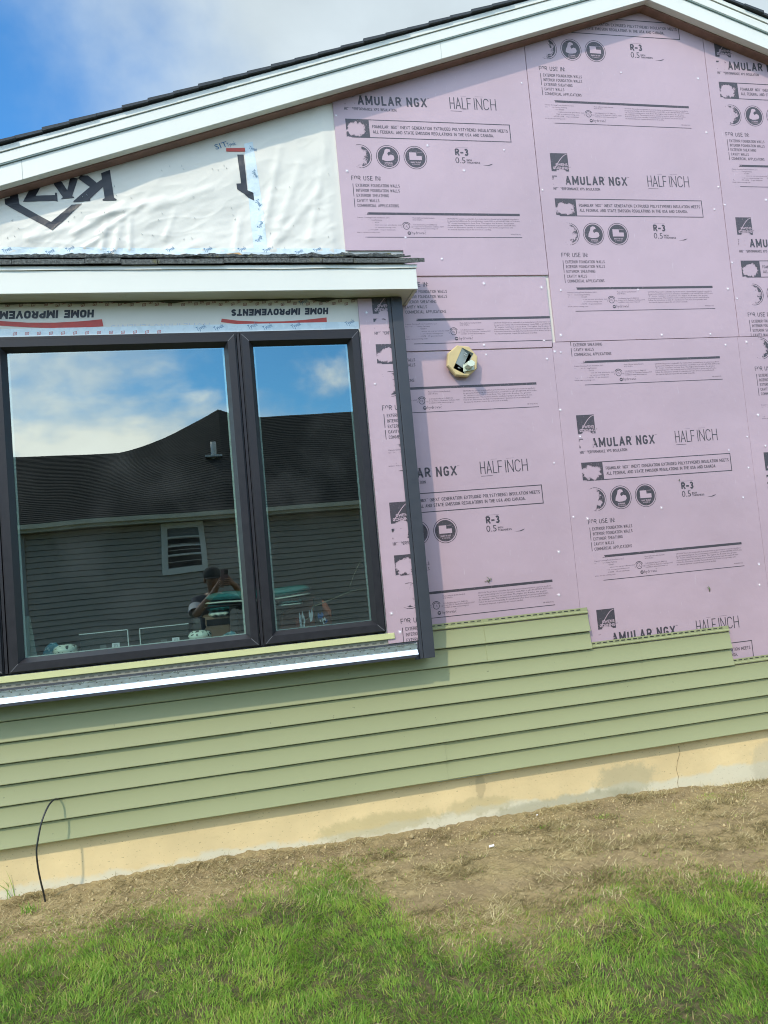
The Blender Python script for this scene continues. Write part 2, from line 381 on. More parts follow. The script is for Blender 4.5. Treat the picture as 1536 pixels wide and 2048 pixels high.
# block capitals built from strokes, for the condensed display lettering
def _arc(cx, cz, rx, rz, a0, a1, n=6): return [(cx+rx*math.cos(R(a0+(a1-a0)*k/n)), cz+rz*math.sin(R(a0+(a1-a0)*k/n))) for k in range(n+1)]
_O = _arc(.5, .74, .5, .26, 0, 180)+_arc(.5, .26, .5, .26, 180, 360)+[(1, .74)]
GLYPH = {'A': (1.06, [[(0, 0), (.5, 1), (1, 0)], [(.17, .28), (.83, .28)]]), 'C': (.92, [_arc(.5, .74, .5, .26, 10, 180)+_arc(.5, .26, .5, .26, 180, 350)]),
 'E': (.8, [[(1, 1), (0, 1), (0, 0), (1, 0)], [(0, .52), (.85, .52)]]), 'F': (.78, [[(1, 1), (0, 1), (0, 0)], [(0, .5), (.85, .5)]]),
 'G': (.94, [_arc(.5, .74, .5, .26, 15, 180)+_arc(.5, .26, .5, .26, 180, 360)+[(1, .45), (.55, .45)]]), 'H': (.94, [[(0, 0), (0, 1)], [(1, 0), (1, 1)], [(0, .5), (1, .5)]]),
 'I': (.0, [[(.0, 0), (.0, 1)]]), 'L': (.74, [[(0, 1), (0, 0), (1, 0)]]), 'M': (1.3, [[(0, 0), (0, 1), (.5, .22), (1, 1), (1, 0)]]), 'N': (.98, [[(0, 0), (0, 1), (1, 0), (1, 1)]]),
 'O': (.94, [_O]), 'P': (.9, [[(0, 0), (0, 1), (.55, 1)]+_arc(.55, .74, .45, .26, 90, -90)+[(0, .48)]]), 'R': (.94, [[(0, 0), (0, 1), (.55, 1)]+_arc(.55, .74, .45, .26, 90, -90)+[(0, .48)], [(.5, .48), (1, 0)]]),
 'S': (.9, [_arc(.5, .76, .46, .24, 20, 200)+[(.5, .5)]+_arc(.5, .24, .46, .24, 20, -160)]), 'T': (.86, [[(0, 1), (1, 1)], [(.5, 1), (.5, 0)]]), 'U': (.94, [[(0, 1), (0, .26)]+_arc(.5, .26, .5, .26, 180, 360)+[(1, 1)]]),
 'V': (1.04, [[(0, 1), (.5, 0), (1, 1)]]), 'X': (1.0, [[(0, 0), (1, 1)], [(0, 1), (1, 0)]]), '3': (.86, [_arc(.45, .76, .45, .24, 150, -80)+_arc(.45, .25, .5, .25, 80, -150)]), '-': (.5, [[(0, .42), (1, .42)]]), ' ': (.45, []),
 'D': (.92, [[(0, 0), (0, 1), (.5, 1)]+_arc(.5, .7, .5, .3, 90, 0)+_arc(.5, .3, .5, .3, 0, -90)+[(0, 0)]]), 'W': (1.45, [[(0, 1), (.25, 0), (.5, .85), (.75, 0), (1, 1)]]), 'Y': (1.0, [[(0, 1), (.5, .45), (1, 1)], [(.5, .45), (.5, 0)]]),
 'B': (.9, [[(0, 0), (0, 1), (.5, 1)]+_arc(.5, .76, .45, .24, 90, -90)+[(0, .52)], [(.5, .52)]+_arc(.5, .26, .5, .26, 90, -90)+[(0, 0)]]), 'K': (.95, [[(0, 0), (0, 1)], [(1, 1), (0, .4)], [(.35, .6), (1, 0)]]),
 '(': (.3, [[(1, 1.1), (.1, .8), (.1, .2), (1, -.1)]]), ')': (.3, [[(0, 1.1), (.9, .8), (.9, .2), (0, -.1)]]), '.': (.0, [[(0, 0), (0, .08)]]), ':': (.0, [[(0, .1), (0, .2)], [(0, .62), (0, .72)]]), '&': (.95, [[(1, 0), (.15, .8), (.4, 1), (.65, .8), (.05, .25), (.35, 0), (.95, .4)]])}
def block_text(mb, s, x0, x1, base, cap, wt, fn, mi=0, gap=1.75, wid=0.40, shear=0.0):
    """fn(x, z, lift) -> point; wt: stroke width in metres"""
    adv = []; x = 0.0
    for ch in s: w = GLYPH[ch][0]*wid*cap; adv.append((ch, x, w)); x += w+wt*gap
    k = (x1-x0-wt)/(x-wt*gap); n = 0
    for ch, xa, w in adv:
        for st in GLYPH[ch][1]:
            q = [(x0+wt/2+(xa+w*a)*k, base+wt/2+b*(cap-wt)) for a, b in st]
            for i, ((ax, az), (bx, bz)) in enumerate(zip(q, q[1:])):
                L = math.hypot(bx-ax, bz-az)
                if L < 1e-6: continue
                ux, uz = (bx-ax)/L, (bz-az)/L; e = wt*0.5 if (len(q) < 8) else wt*0.12
                ax_, az_, bx_, bz_ = ax-ux*e, az-uz*e, bx+ux*e, bz+uz*e; h = wt/2
                pts = [(ax_-uz*h, az_+ux*h), (ax_+uz*h, az_-ux*h), (bx_+uz*h, bz_-ux*h), (bx_-uz*h, bz_+ux*h)]
                n += 1; mb.face([fn(px+shear*(pz-base), min(base+cap, max(base, pz)), 0.00003*(n % 9)) for px, pz in pts], mi)
# ------------------------------------------------------------------ the house
SL = 0.335                                   # roof slope of the big gable
_l = [W(u, v, -0.115) for u, v in ((0, 372), (384, 267), (768, 152), (1040, 66))]
FB = sum(z-SL*x for x, z in _l)/4            # fascia bottom line z = FB + SL*x on the left slope
_ra = W(1333, 8, -0.115); _rb = W(1536, 104, -0.115)
APX = ((_ra[1]+_rb[1])/2 + SL*(_ra[0]+_rb[0])/2 - FB)/(2*SL)      # ridge x
XL, XR = APX-6.7, APX+6.7                     # house corners
YFOAM = -0.0127; YB = -0.140                  # face of the foam, face of the bay
BAYX0, BAYX1 = -1.93, 1.02
def rake(x, dz=0.0): return FB+dz+SL*(x if x < APX else 2*APX-x)
house = empty('house', (APX, 0, 0), 'gabled house being re-sided, with white rake boards, green siding and a dark window', 'house')

def wall_mesh():
    mb = MB()
    # big gable sheathing in white wrap, with a hole behind the bay window
    top = lambda x: rake(x, 0.05)
    mb.slab([(XL, 0.3), (BAYX0+0.06, 0.3), (BAYX0+0.06, top(BAYX0+0.06)), (XL, top(XL))], 0.0, 0.12)
    mb.slab([(0.93, 0.3), (APX, 0.3), (APX, top(APX)), (0.93, top(0.93))], 0.0, 0.12)
    mb.slab([(APX, 0.3), (XR, 0.3), (XR, top(XR)), (APX, top(APX))], 0.0, 0.12)
    mb.slab([(BAYX0+0.06, 0.3), (0.93, 0.3), (0.93, 1.0), (BAYX0+0.06, 1.0)], 0.0, 0.12)
    mb.slab([(BAYX0+0.06, 2.80), (0.93, 2.80), (0.93, top(0.93)), (BAYX0+0.06, top(BAYX0+0.06))], 0.0, 0.12)
    mb.box(XL, XL+0.12, 0.121, 8.9, 0.3, 2.5); mb.box(XR-0.12, XR, 0.121, 8.9, 0.3, 2.5)
    mb.slab([(XL, 0.3), (XR, 0.3), (XR, 2.5), (APX, top(APX)), (XL, 2.5)], 8.901, 9.0)
    return mb.build('gable_wall', M_WRAP, house)
gable = wall_mesh()

def wrinkled_wrap():                          # the loose sheet of wrap between the roofs: a real wrinkled surface
    nx, nz = 260, 150; x0, x1, z0 = -1.5, 0.80, 3.10
    V = []; idx = np.zeros((nz+1, nx+1), int)
    folds = [((150, 470), (250, 410), 0.009, 0.018), ((180, 440), (330, 400), 0.007, 0.016), ((205, 500), (215, 440), 0.006, 0.014), ((230, 505), (240, 455), 0.007, 0.016), ((60, 480), (150, 455), 0.006, 0.02),
             ((470, 505), (480, 440), 0.006, 0.02), ((545, 500), (600, 330), 0.006, 0.025), ((560, 480), (640, 380), 0.005, 0.02), ((300, 420), (420, 380), 0.006, 0.022), ((330, 480), (350, 430), 0.004, 0.015),
             ((530, 450), (560, 300), 0.006, 0.02), ((0, 420), (120, 380), 0.005, 0.02), ((170, 498), (215, 470), 0.006, 0.012), ((200, 470), (290, 410), 0.006, 0.014), ((620, 480), (650, 300), 0.004, 0.02), ((260, 500), (262, 440), 0.006, 0.012)]
    fl = [(Vector((*W(*a), 0)), Vector((*W(*b), 0)), h, w) for a, b, h, w in folds]
    for j in range(nz+1):
        for i in range(nx+1):
            x = x0+(x1-x0)*i/nx; zt = rake(x, 0.04); z = z0+(zt-z0)*j/nz
            p = Vector((x*1.3+z*0.9, z*3.1-x*1.6, 3.7))
            low = max(0.0, 1-(z-z0)/0.75)
            h = 0.006*noise.noise(p*1.6)+0.0030*low*(1-abs(noise.noise(p*2.1)))**7+0.0016*(1-abs(noise.noise(p*3.3+Vector((5,1,2)))))**9+(0.0015+0.0045*low)*noise.noise(p*4.2)+(0.0004+0.0018*low)*noise.noise(p*11)
            h += 0.004*max(0, noise.noise(Vector((x*2.5-z*1.6, z*1.2, 9.0))*2.2))**1.0
            q = Vector((x, z, 0))
            for a, b, hh, w in fl:
                ab = b-a; tt = max(0, min(1, (q-a).dot(ab)/ab.length_squared)); dd = (q-(a+ab*tt)).length
                if dd < 3*w: h += 1.25*hh*math.exp(-(dd/w)**2)*(1-0.5*tt)
            edge = min(1, (zt-z)/0.06, (x1-x)/0.02+0.2)
            edge = min(edge, max(0.0, (0.775-x)/0.06)); V.append((x, -0.004-max(0.0, 0.008+h)*max(0.12, edge), z)); idx[j, i] = len(V)-1
    f = np.stack([idx[:-1, :-1], idx[:-1, 1:], idx[1:, 1:], idx[1:, :-1]], -1).reshape(-1, 4)
    return np_mesh('loose_wrap', V, f, M_WRAP, house, smooth=True)
wrap = wrinkled_wrap()
WRAPV = np.array([v.co[:] for v in wrap.data.vertices])
def wrap_y(x, z):                             # height of the wrinkled sheet under a mark printed on it
    i = (x+1.5)/2.30*260; zt = rake(x, 0.04); j = (z-3.10)/(zt-3.10)*150
    i = int(min(260, max(0, round(i)))); j = int(min(150, max(0, round(j))))
    return float(WRAPV[j*261+i][1])
def draped(mb, polys, mi, cell=0.012, lift=0.0022):          # ink polygons cut fine enough to follow the wrinkles
    b2 = bmesh.new()
    for poly in polys:
        vs = [b2.verts.new((x, 0, z)) for x, z in poly]
        f = b2.faces.new(vs)
    b2.normal_update()
    bmesh.ops.triangulate(b2, faces=b2.faces[:])
    for ax in (0, 2):
        lo = min(v.co[ax] for v in b2.verts); hi = max(v.co[ax] for v in b2.verts); k = lo+cell
        while k < hi:
            pl = [0, 0, 0]; pl[ax] = k; no = [0, 0, 0]; no[ax] = 1
            bmesh.ops.bisect_plane(b2, geom=b2.verts[:]+b2.edges[:]+b2.faces[:], plane_co=pl, plane_no=no); k += cell
    mp = {v: mb.bm.verts.new((v.co.x, wrap_y(v.co.x, v.co.z)-lift, v.co.z)) for v in b2.verts}
    for f in b2.faces: mb.bm.faces.new([mp[v] for v in f.verts]).material_index = mi
    b2.free()
def zp(o, s, pts): return [W(o[0]+x*s, o[1]+y*s) for x, y in pts]

def wrap_marks():
    mb = MB(); o, s = (0, 320), 300/1536
    K = [[(1040,150),(1130,115),(1170,395),(1197,410),(1193,422),(1055,425),(1053,412),(1075,400)], [(1058,205),(1060,288),(925,410),(930,430),(755,445),(760,432),(925,290),(805,205),(830,170),(905,175),(995,245)],
         [(555,260),(600,205),(640,240),(695,325),(725,190),(805,205),(745,385),(765,392),(765,402),(628,415),(650,395)], [(300,330),(330,270),(420,290),(375,385),(570,375),(570,352),(590,352),(598,440),(575,432),(245,445)],
         [(55,415),(110,400),(112,330),(185,330),(210,470),(530,650),(740,470),(845,460),(545,738),(470,690),(65,475)]]
    for p in K: draped(mb, [zp(o, s, p)], 0)
    o, s = (300, 200), 260/1536
    draped(mb, [zp(o, s, [(1030,660),(1105,660),(1150,1080),(1220,1110),(1230,1200),(1160,1165),(1110,1120),(1030,1070),(1020,1005),(1075,1000)])], 0)
    draped(mb, [zp(o, s, [(900,585),(1120,580),(1125,625),(900,624)])], 1)
    # small maker's words along the tapes
    def word(u, v, ang, w=0.045, txt='Tyvek', mi=2):
        x0, z0 = W(u, v); c, si = math.cos(R(ang)), math.sin(R(ang))
        def fn(a, b):
            X, Z = x0+a*c-b*si, z0+a*si+b*c
            return (X, wrap_y(X, Z)-0.0022, Z)
        put_text(mb, txt, 0, w, 0, w*0.42, fn, mi, 0.01)
    for u, v in ((9, 509), (95, 512), (218, 512), (135, 506), (335, 507), (410, 507), (478, 507), (528, 508), (592, 512), (628, 508)): word(u, v, 24)
    for u, v, a in ((503, 345, -62), (510, 402, -62), (520, 460, 62), (516, 488, 55), (497, 300, -20)): word(u, v, a)
    word(432, 302, 18, 0.07, 'SIT'); word(455, 296, 15, 0.05)
    o2 = mb.build('printed_marks', [M_INKB, M_INKR, M_INKBL], wrap)
    mb = MB()
    draped(mb, [[W(*q) for q in ((488,290),(505,286),(517,360),(527,430),(536,512),(509,514),(500,430),(494,360))]], 0, 0.02, 0.0009)
    draped(mb, [[W(*q) for q in ((0,497),(690,500),(690,514),(0,512))]], 0, 0.02, 0.0007)
    mb.build('seam_tape', M_TAPE, wrap)
    me = None                                   # wrap staples, each a copy of one bent wire
    for k in range(64):
        u, v = random.uniform(0, 670), random.uniform(330, 500)
        x, z = W(u, v)
        if z > rake(x, -0.1) or x > 0.75: continue
        if me is None:
            mb = MB(); mb.tube([(-0.005, -0.0015, 0), (0.005, -0.0025, 0)], 0.0011, 4); bmesh.ops.recalc_face_normals(mb.bm, faces=mb.bm.faces)
            me = bpy.data.meshes.new('staple'); mb.bm.to_mesh(me); mb.bm.free(); me.materials.append(M_DGREY)
        o = bpy.data.objects.new('staple', me); COL.objects.link(o); o.parent = wrap
        o.location = (x, wrap_y(x, z)-0.0015, z); o.rotation_euler = (0, 1.4+random.uniform(-.6, .6), 0)
wrap_marks()

def foundation():
    mb = MB(); mb.box(XL+0.02, XR-0.02, 0.015, 0.30, -0.6, 0.298)
    o = mb.build('foundation', M_CREAM, house)
    cr = MB(); pts = [(1357, 1492), (1360, 1505), (1355, 1522), (1353, 1540), (1357, 1553), (1355, 1566), (1358, 1580)]
    q = [W3(u, v, 0.0135) for u, v in pts]
    for a, b in zip(q, q[1:]): cr.tube([a, b], 0.0011, 4)
    cr.build('crack', mat('crack_dark', (0.30, 0.23, 0.13), 0.9), o)
    return o
foundation()

# siding: double-four-inch panels, each two courses high, lapped at their ends
CH = 0.0997; SZ0 = 0.281
def siding():
    def panel(row, xa, xb, dy, hem):
        z0 = SZ0+2*CH*row; mb = MB(); y = YFOAM-0.008-dy
        strips = []; N = 7
        for c in range(2):
            zb, zt = z0+c*CH, z0+(c+1)*CH
            strips.append([(y+0.006, zb-0.001), (y-0.017, zb-0.0005)]); strips.append([(y-0.017, zb-0.0005), (y-0.0185, zb+0.0015), (y-0.0185, zb+0.004)])
            strips.append([(y-0.0035-0.015*(1-k/N)**1.7, zb+0.004+(CH-0.0115)*k/N) for k in range(N+1)])
            strips.append([(y-0.0035, zt-0.0075), (y+0.006, zt-0.0045)])
        zt = z0+2*CH
        if hem: strips += [[(y-0.002, zt-0.001), (y-0.004, zt+0.001), (y-0.010, zt+0.004)], [(y-0.010, zt+0.004), (y-0.010, zt+0.010)], [(y-0.010, zt+0.010), (y-0.003, zt+0.013)], [(y-0.003, zt+0.013), (y-0.003, zt+0.034)]]
        prof = []; nx = max(1, int((xb-xa)/0.25))
        xsn = [xa+(xb-xa)*i/nx for i in range(nx+1)]
        wob = [0.0022*noise.noise(Vector((x*1.1, row*3.7, 2.0)))+0.0008*noise.noise(Vector((x*3.1, row*3.7, 6.0))) for x in xsn]   # vinyl never lies dead flat
        for st in strips:
            vs = [[mb.bm.verts.new((x, a+w, b+w*0.25)) for a, b in st] for x, w in zip(xsn, wob)]
            for A, B in zip(vs, vs[1:]):
                for i in range(len(st)-1): mb.bm.faces.new((A[i], B[i], B[i+1], A[i+1])).smooth = len(st) > 4
            prof += st
        vs = [[mb.bm.verts.new((x, a+w, b+w*0.25)) for a, b in prof] for x, w in ((xa, wob[0]), (xb, wob[-1]))]
        # returned end so the panel has thickness
        for k, x in ((0, xa), (1, xb)):
            back = [mb.bm.verts.new((x, YFOAM-0.0005, b)) for a, b in prof]
            for i in range(len(prof)-1):
                if (vs[k][i].co-vs[k][i+1].co).length > 1e-5: mb.bm.faces.new((vs[k][i], vs[k][i+1], back[i+1], back[i]))
        o = mb.build('siding_panel', M_SIDING, house)
        if hem:                                # the nailing slots of an exposed top hem
            sl = MB(); x = xa+0.03
            while x < xb-0.03:
                sl.box(x, x+0.024, y-0.0042, y-0.0032, zt+0.022, zt+0.027); x += 0.038
            sl.build('nail_slot', M_BLACK, o)
        return o
    xs1 = W(1181, 1290, -0.02)[0]; xs2 = W(1464, 1320, -0.02)[0]
    j1, j2, j3, j4 = W(135, 1440, -.03)[0], W(502, 1545, -.03)[0], W(893, 1530, -.03)[0], 3.7
    rows = [(0, [XL, -1.6, j3, 4.5, XR], []), (1, [XL, -2.6, j2, 3.9, XR], []), (2, [XL, -1.9, 1.5, 5.0, XR], []),
            (3, [XL, j1, 2.2, XR], []), (4, [XL, -2.0, xs1, None], [])]
    ztop = W(1500, 1328, -0.02)[1]
    nfull = int(round((ztop-0.02-SZ0)/(2*CH)))
    n2 = int(round((W(1300, 1281, -0.02)[1]-0.02-SZ0)/(2*CH))); n1 = int(round((W(1000, 1238, -0.02)[1]-0.02-SZ0)/(2*CH)))
    br = [[XL, -1.6, j3, 4.5, XR], [XL, -2.6, j2, 3.9, XR], [XL, j1, 2.3, XR], [XL, -2.2, 1.4, XR], [XL, -2.6, 2.2, XR], [XL, -2.2, 1.0, XR], [XL, -2, XR]]
    for r in range(n1):
        lim = XR if r < nfull else (xs2 if r < n2 else xs1)
        top = (r == nfull-1) or (r == n2-1) or (r == n1-1)
        b = [x for x in br[r % len(br)] if x < lim-0.25]+[lim]
        for k in range(len(b)-1):
            panel(r, b[k]-(0.03 if k else 0), b[k+1], 0.0032*((k+r) % 2), top)
    mb = MB(); a = W(874, 1557, -0.02); mb.box(a[0], a[0]+0.36, YFOAM-0.012, YFOAM-0.002, SZ0-0.009, SZ0-0.002)
    mb.build('starter_strip', M_GALV, house)
siding()

# rake boards, soffit and shingles of the two slopes
def slopes():
    for side in (0, 1):
        def pt(x, y, h):                       # h: height above the fascia-bottom line
            X = x if side == 0 else 2*APX-x
            return Vector((X, y, FB+SL*x+h))
        xa, xb = XL-0.35, APX
        def strip(mb, y0, y1, h0, h1, xa=xa, xb=xb, mi=0):
            mb.hexa([pt(xa, y0, h0), pt(xb, y0, h0), pt(xb, y1, h0), pt(xa, y1, h0)], [pt(xa, y0, h1), pt(xb, y0, h1), pt(xb, y1, h1), pt(xa, y1, h1)], mi)
        mb = MB(); strip(mb, -0.115, -0.070, 0.0, 0.100)
        tr = mb.build('rake_board', M_WHITE, house, 0.002)
        mb = MB(); strip(mb, -0.127, -0.060, 0.106, 0.159); mb.build('upper_rake_board', M_WHITE, tr, 0.002)
        mb = MB(); strip(mb, -0.124, -0.061, 0.101, 0.105); mb.build('shadow_groove', mat('teal_grey_groove', (0.25, 0.33, 0.32), 0.6), tr)
        mb = MB(); strip(mb, -0.133, -0.050, 0.1625, 0.189); mb.build('drip_edge', M_WHITE, tr, 0.001)
        mb = MB(); strip(mb, -0.0695, -0.001, -0.007, 0.020); mb.build('soffit', M_BROWN, house)
        if side == 0:
            for u, v in ((45, 362), (880, 85)):
                mb = MB(); x, z = W(u, v, -0.1155); strip(mb, -0.1162, -0.1151, 0.002, 0.098, x, x+0.002)
                mb.build('butt_joint', mat('joint_shadow_line', (0.42, 0.44, 0.41), 0.6), tr)
        mb = MB()                              # decking and stepped shingle courses
        strip(mb, -0.128, 9.3, 0.190, 0.1965)
        n = 54; L = (xb-xa)/n
        for k in range(n):
            x0 = xa+k*L; x1 = x0+L*1.02
            e = random.uniform(-0.006, 0.006); lo, th = 0.1985, 0.016+random.uniform(-0.002, 0.002)
            A = [pt(x0, -0.150+e, lo+0.0022), pt(x1, -0.150+e, lo-0.0015), pt(x1, 9.3, lo-0.0015), pt(x0, 9.3, lo+0.0022)]
            B = [pt(x0, -0.150+e, lo+0.0022+th), pt(x1, -0.150+e, lo-0.001+th*0.8), pt(x1, 9.3, lo-0.001+th*0.8), pt(x0, 9.3, lo+0.0022+th)]
            mb.hexa(A, B)
        mb.build('roof', M_SHINGLE_D, house)
slopes()

# ------------------------------------------------------------------ the bay window: wall, roof, trim, window
def bay():
    FX1 = 1.105
    zf0, zf1 = 2.901, 3.012
    mb = MB(); mb.box(BAYX0-0.09, FX1, -0.270, -0.252, zf0, zf1)                  # front fascia
    mb.box(FX1-0.018, FX1, -0.2515, -0.016, zf0, zf1-0.001)                       # end return
    fas = mb.build('bay_fascia', M_WHITE, house, 0.0015)
    mb = MB(); pts = []
    n = 40
    for i in range(n):                                                           # wavy drip flange
        xa = BAYX0-0.095+(FX1+0.004-BAYX0+0.095)*i/n; xb = BAYX0-0.095+(FX1+0.004-BAYX0+0.095)*(i+1)/n
        ya = -0.277-0.003*noise.noise(Vector((xa*3, 0, 5))); yb = -0.277-0.003*noise.noise(Vector((xb*3, 0, 5)))
        za = 3.0135+0.003*noise.noise(Vector((xa*4, 2, 5))); zb = 3.0135+0.003*noise.noise(Vector((xb*4, 2, 5)))
        mb.hexa([(xa, ya, za), (xb, yb, zb), (xb, -0.25, zb), (xa, -0.25, za)], [(xa, ya+0.004, 3.034), (xb, yb+0.004, 3.034), (xb, -0.25, 3.034), (xa, -0.25, 3.034)])
    mb.build('drip_flange', M_WHITE, fas)
    mb = MB(); mb.box(BAYX0-0.08, FX1-0.019, -0.2515, -0.002, zf0+0.003, zf0+0.008)
    so_ = mb.build('bay_soffit', M_SOFFIT, house)
    mb = MB(); xs_ = [-1.9+2.94*k/150 for k in range(151)]                          # ragged old caulk along the soffit's back corner
    for xa, xb in zip(xs_, xs_[1:]):
        q = lambda x: 0.0015+0.0075*max(0, noise.noise(Vector((x*9, 3, 1)))+0.25)*(1.0 if x < 0.55 else 1.9); qa, qb = q(xa), q(xb)
        mb.hexa([(xa, YB-0.004-qa, zf0+0.0028-qa), (xb, YB-0.004-qb, zf0+0.0028-qb), (xb, YB+0.003, zf0+0.0028-qb*1.6), (xa, YB+0.003, zf0+0.0028-qa*1.6)], [(xa, YB-0.004-qa, zf0+0.0028), (xb, YB-0.004-qb, zf0+0.0028), (xb, YB+0.003, zf0+0.0028), (xa, YB+0.003, zf0+0.0028)])
    bmesh.ops.remove_doubles(mb.bm, verts=mb.bm.verts, dist=1e-5)
    mb.build('old_caulk', mat('grimy_caulk', (0.05, 0.05, 0.035), 0.8), so_)
    mb = MB()                                                                     # roof deck and shingle courses
    s = 0.40
    def course(y0, z0, y1, th, x0, x1, jag):
        nseg = max(1, int((x1-x0)/(0.012 if jag > 0.006 else 0.02))); 
        for i in range(nseg):
            xa = x0+(x1-x0)*i/nseg; xb = x0+(x1-x0)*(i+1)/nseg
            nz = lambda x: jag*(0.7*noise.noise(Vector((x*11, y0*40, 1.0)))+0.55*noise.noise(Vector((x*47, y0*40, 4.0)))); ja, jb = nz(xa), nz(xb)
            ya, yb = y0+ja*0.8, y0+jb*0.8
            f = lambda y, e: z0+(y-y0)*s+e
            mb.hexa([(xa, ya, z0+ja*0.3), (xb, yb, z0+jb*0.3), (xb, y1, f(y1, 0)), (xa, y1, f(y1, 0))],
                    [(xa, ya-0.002, z0+th+ja), (xb, yb-0.002, z0+th+jb), (xb, y1, f(y1, th)), (xa, y1, f(y1, th))])
    x = BAYX0-0.12
    rnd = random.Random(3); cuts = sorted([W(u, 525, -0.29)[0] for u in (24, 170, 242, 315, 448, 580, 645, 707)])
    xs = [x]+cuts+[1.118]
    for k, (a, b) in enumerate(zip(xs, xs[1:])):                                  # tabs of the starter course, rounded over the edge
        tilt = rnd.uniform(-0.003, 0.003)
        course(-0.293+rnd.uniform(-.003, .003), 3.036+tilt, -0.002, 0.024, a+0.0015, b-0.0015, 0.0025)
    course(-0.290, 3.040, -0.10, 0.020, 1.119, 1.150, 0.002)
    course(-0.262, 3.080, -0.002, 0.005, x+0.02, 1.085, 0.012)
    course(-0.215, 3.105, -0.002, 0.005, x+0.02, 1.066, 0.018)
    course(-0.150, 3.135, -0.002, 0.006, x+0.02, 1.05, 0.020)
    course(-0.070, 3.172, -0.002, 0.006, x+0.02, 1.03, 0.024)
    mb.build('bay_roof', M_SHINGLE_G, house)
    mb = MB()                                                                     # torn scrap of cardboard tucked behind the shingles
    a = [W(*q) for q in ((425,519),(447,512),(478,509),(492,518))]; mb.slab(a, -0.026, -0.022)
    mb.build('cardboard_scrap', mat('cardboard', (0.5, 0.3, 0.13), 0.8), house)
    # bay walls
    mb = MB(); zb, zt = 0.975, 2.90
    wx0, wx1, wz0, wz1 = -1.70, 0.795, 1.105, 2.73
    mb.slab([(BAYX0, zb), (wx0, zb), (wx0, zt), (BAYX0, zt)], YB+0.004, YB+0.10)
    mb.slab([(wx1, zb), (BAYX1, zb), (BAYX1, zt), (wx1, zt)], YB+0.004, YB+0.10)
    mb.slab([(wx0, zb), (wx1, zb), (wx1, wz0), (wx0, wz0)], YB+0.004, YB+0.10)
    mb.slab([(wx0, wz1), (wx1, wz1), (wx1, zt), (wx0, zt)], YB+0.004, YB+0.10)
    mb.box(BAYX0, BAYX0+0.1, YB+0.101, -0.001, zb, zt); mb.box(BAYX1-0.1, BAYX1, YB+0.101, -0.001, zb, zt)
    bw = mb.build('bay_wall', M_WRAP, house)
    mb = MB(); mb.box(BAYX0, BAYX1, YB+0.006, -0.020, 0.960, 0.9745)
    mb.build('bay_underside', M_POST, house)
    # printing on the strip of wrap over the window
    mb = MB(); y = YB+0.004-0.0012; fy = lambda a, b: (a, y, b)
    sc, o = 460/1536, (400, 480)
    def poly(pts, o, sc, mi): mb.face([W3(o[0]+a*sc, o[1]+b*sc, y) for a, b in pts], mi)
    bowA = [(145,525),(250,538),(400,545),(560,543),(700,533),(845,517),(848,553),(700,568),(560,573),(400,572),(250,562),(140,548)]
    for i in range(5): poly([bowA[i], bowA[i+1], bowA[10-i], bowA[11-i]], o, sc, 1)
    x0, x1 = W(463, 625, y)[0], W(657, 620, y)[0]; zb_, zt_ = W(520, 617.5, y)[1], W(520, 631, y)[1]
    def flip(xa, xb, zbase):                     # lettering printed upside down: turned by half a circle
        return lambda a, b: (xa+xb-a, y, 2*zbase-b)
    cap = abs(zb_-zt_)
    fl3 = lambda xa, xb, zb_: (lambda a, b, e: (xa+xb-a, y-e, 2*zb_-b))
    block_text(mb, 'HOME IMPROVEMENTS', x0, x1, zb_, cap, 0.0100, fl3(x0, x1, zb_), 0, 1.6, 0.62, 0.12)
    e = W(189, 630, y)[0]; ln = (x1-x0)*1.12; z2 = W(100, 620.5, y)[1]
    block_text(mb, 'HOME IMPROVEMENTS', e-ln, e, z2, cap*1.12, 0.0108, fl3(e-ln, e, z2), 0, 1.6, 0.62, 0.12)
    o1, s1 = (0, 480), 440/1536
    bowB = [(-480,520),(-250,545),(0,565),(200,577),(380,577),(570,567),(712,553),(722,603),(560,612),(380,615),(200,610),(0,598),(-250,575),(-480,548)]
    for i in range(6): poly([bowB[i], bowB[i+1], bowB[12-i], bowB[13-i]], o1, s1, 1)
    rnd = random.Random(5)
    def stamp(u, v, mi, sz=0.018):
        x, z = W(u, v, y); a = R(8+rnd.uniform(-6, 6)); c, si = math.cos(a), math.sin(a)
        def P(p, q): return (x+p*c-q*si+0.25*q, y-0.0006, z+p*si+q*c)
        h = sz/2; t_ = 0.0022
        for (p0, p1, q0, q1) in ((-h, h, -h*.8, -h*.8+t_), (-h, h, h*.8-t_, h*.8), (-h, -h+t_, -h*.8+t_, h*.8-t_), (h-t_, h, -h*.8+t_, h*.8-t_), (-h*.4, h*.5, -t_*.5, t_*.5), (-t_*.5, t_*.5, -h*.8+t_, -t_*.5)):
            mb.face([P(p0, q0), P(p1, q0), P(p1, q1), P(p0, q1)], mi)
    k = 0; u = 2
    while u < 715:
        stamp(u, 605+(5 if k % 2 else 0)-u*0.004+rnd.uniform(-1, 1), 4); u += 12.6+rnd.uniform(-1, 1); k += 1
    u = 30
    while u < 340: stamp(u, 668-u*0.014, 1); u += 24
    for u, v in ((498, 659), (585, 658), (693, 652), (600, 611), (528, 661), (395, 663), (430, 662)):
        x, z = W(u, v, y); c, si = math.cos(R(24)), math.sin(R(24))
        put_text(mb, 'Tyvek', 0, 0.052, 0, 0.022, lambda a, b: (x+a*c-b*si, y-0.0008, z+a*si+b*c), 2, 0.01)
    xa, xb = W(222, 652, y)[0], W(420, 652, y)[0]; zz = W(300, 648, y)[1]
    put_text(mb, 'HOME IMPROVEMENTS', xa, xb, zz, 0.03, flip(xa, xb, zz), 3, 0.05, 1, 0.1)
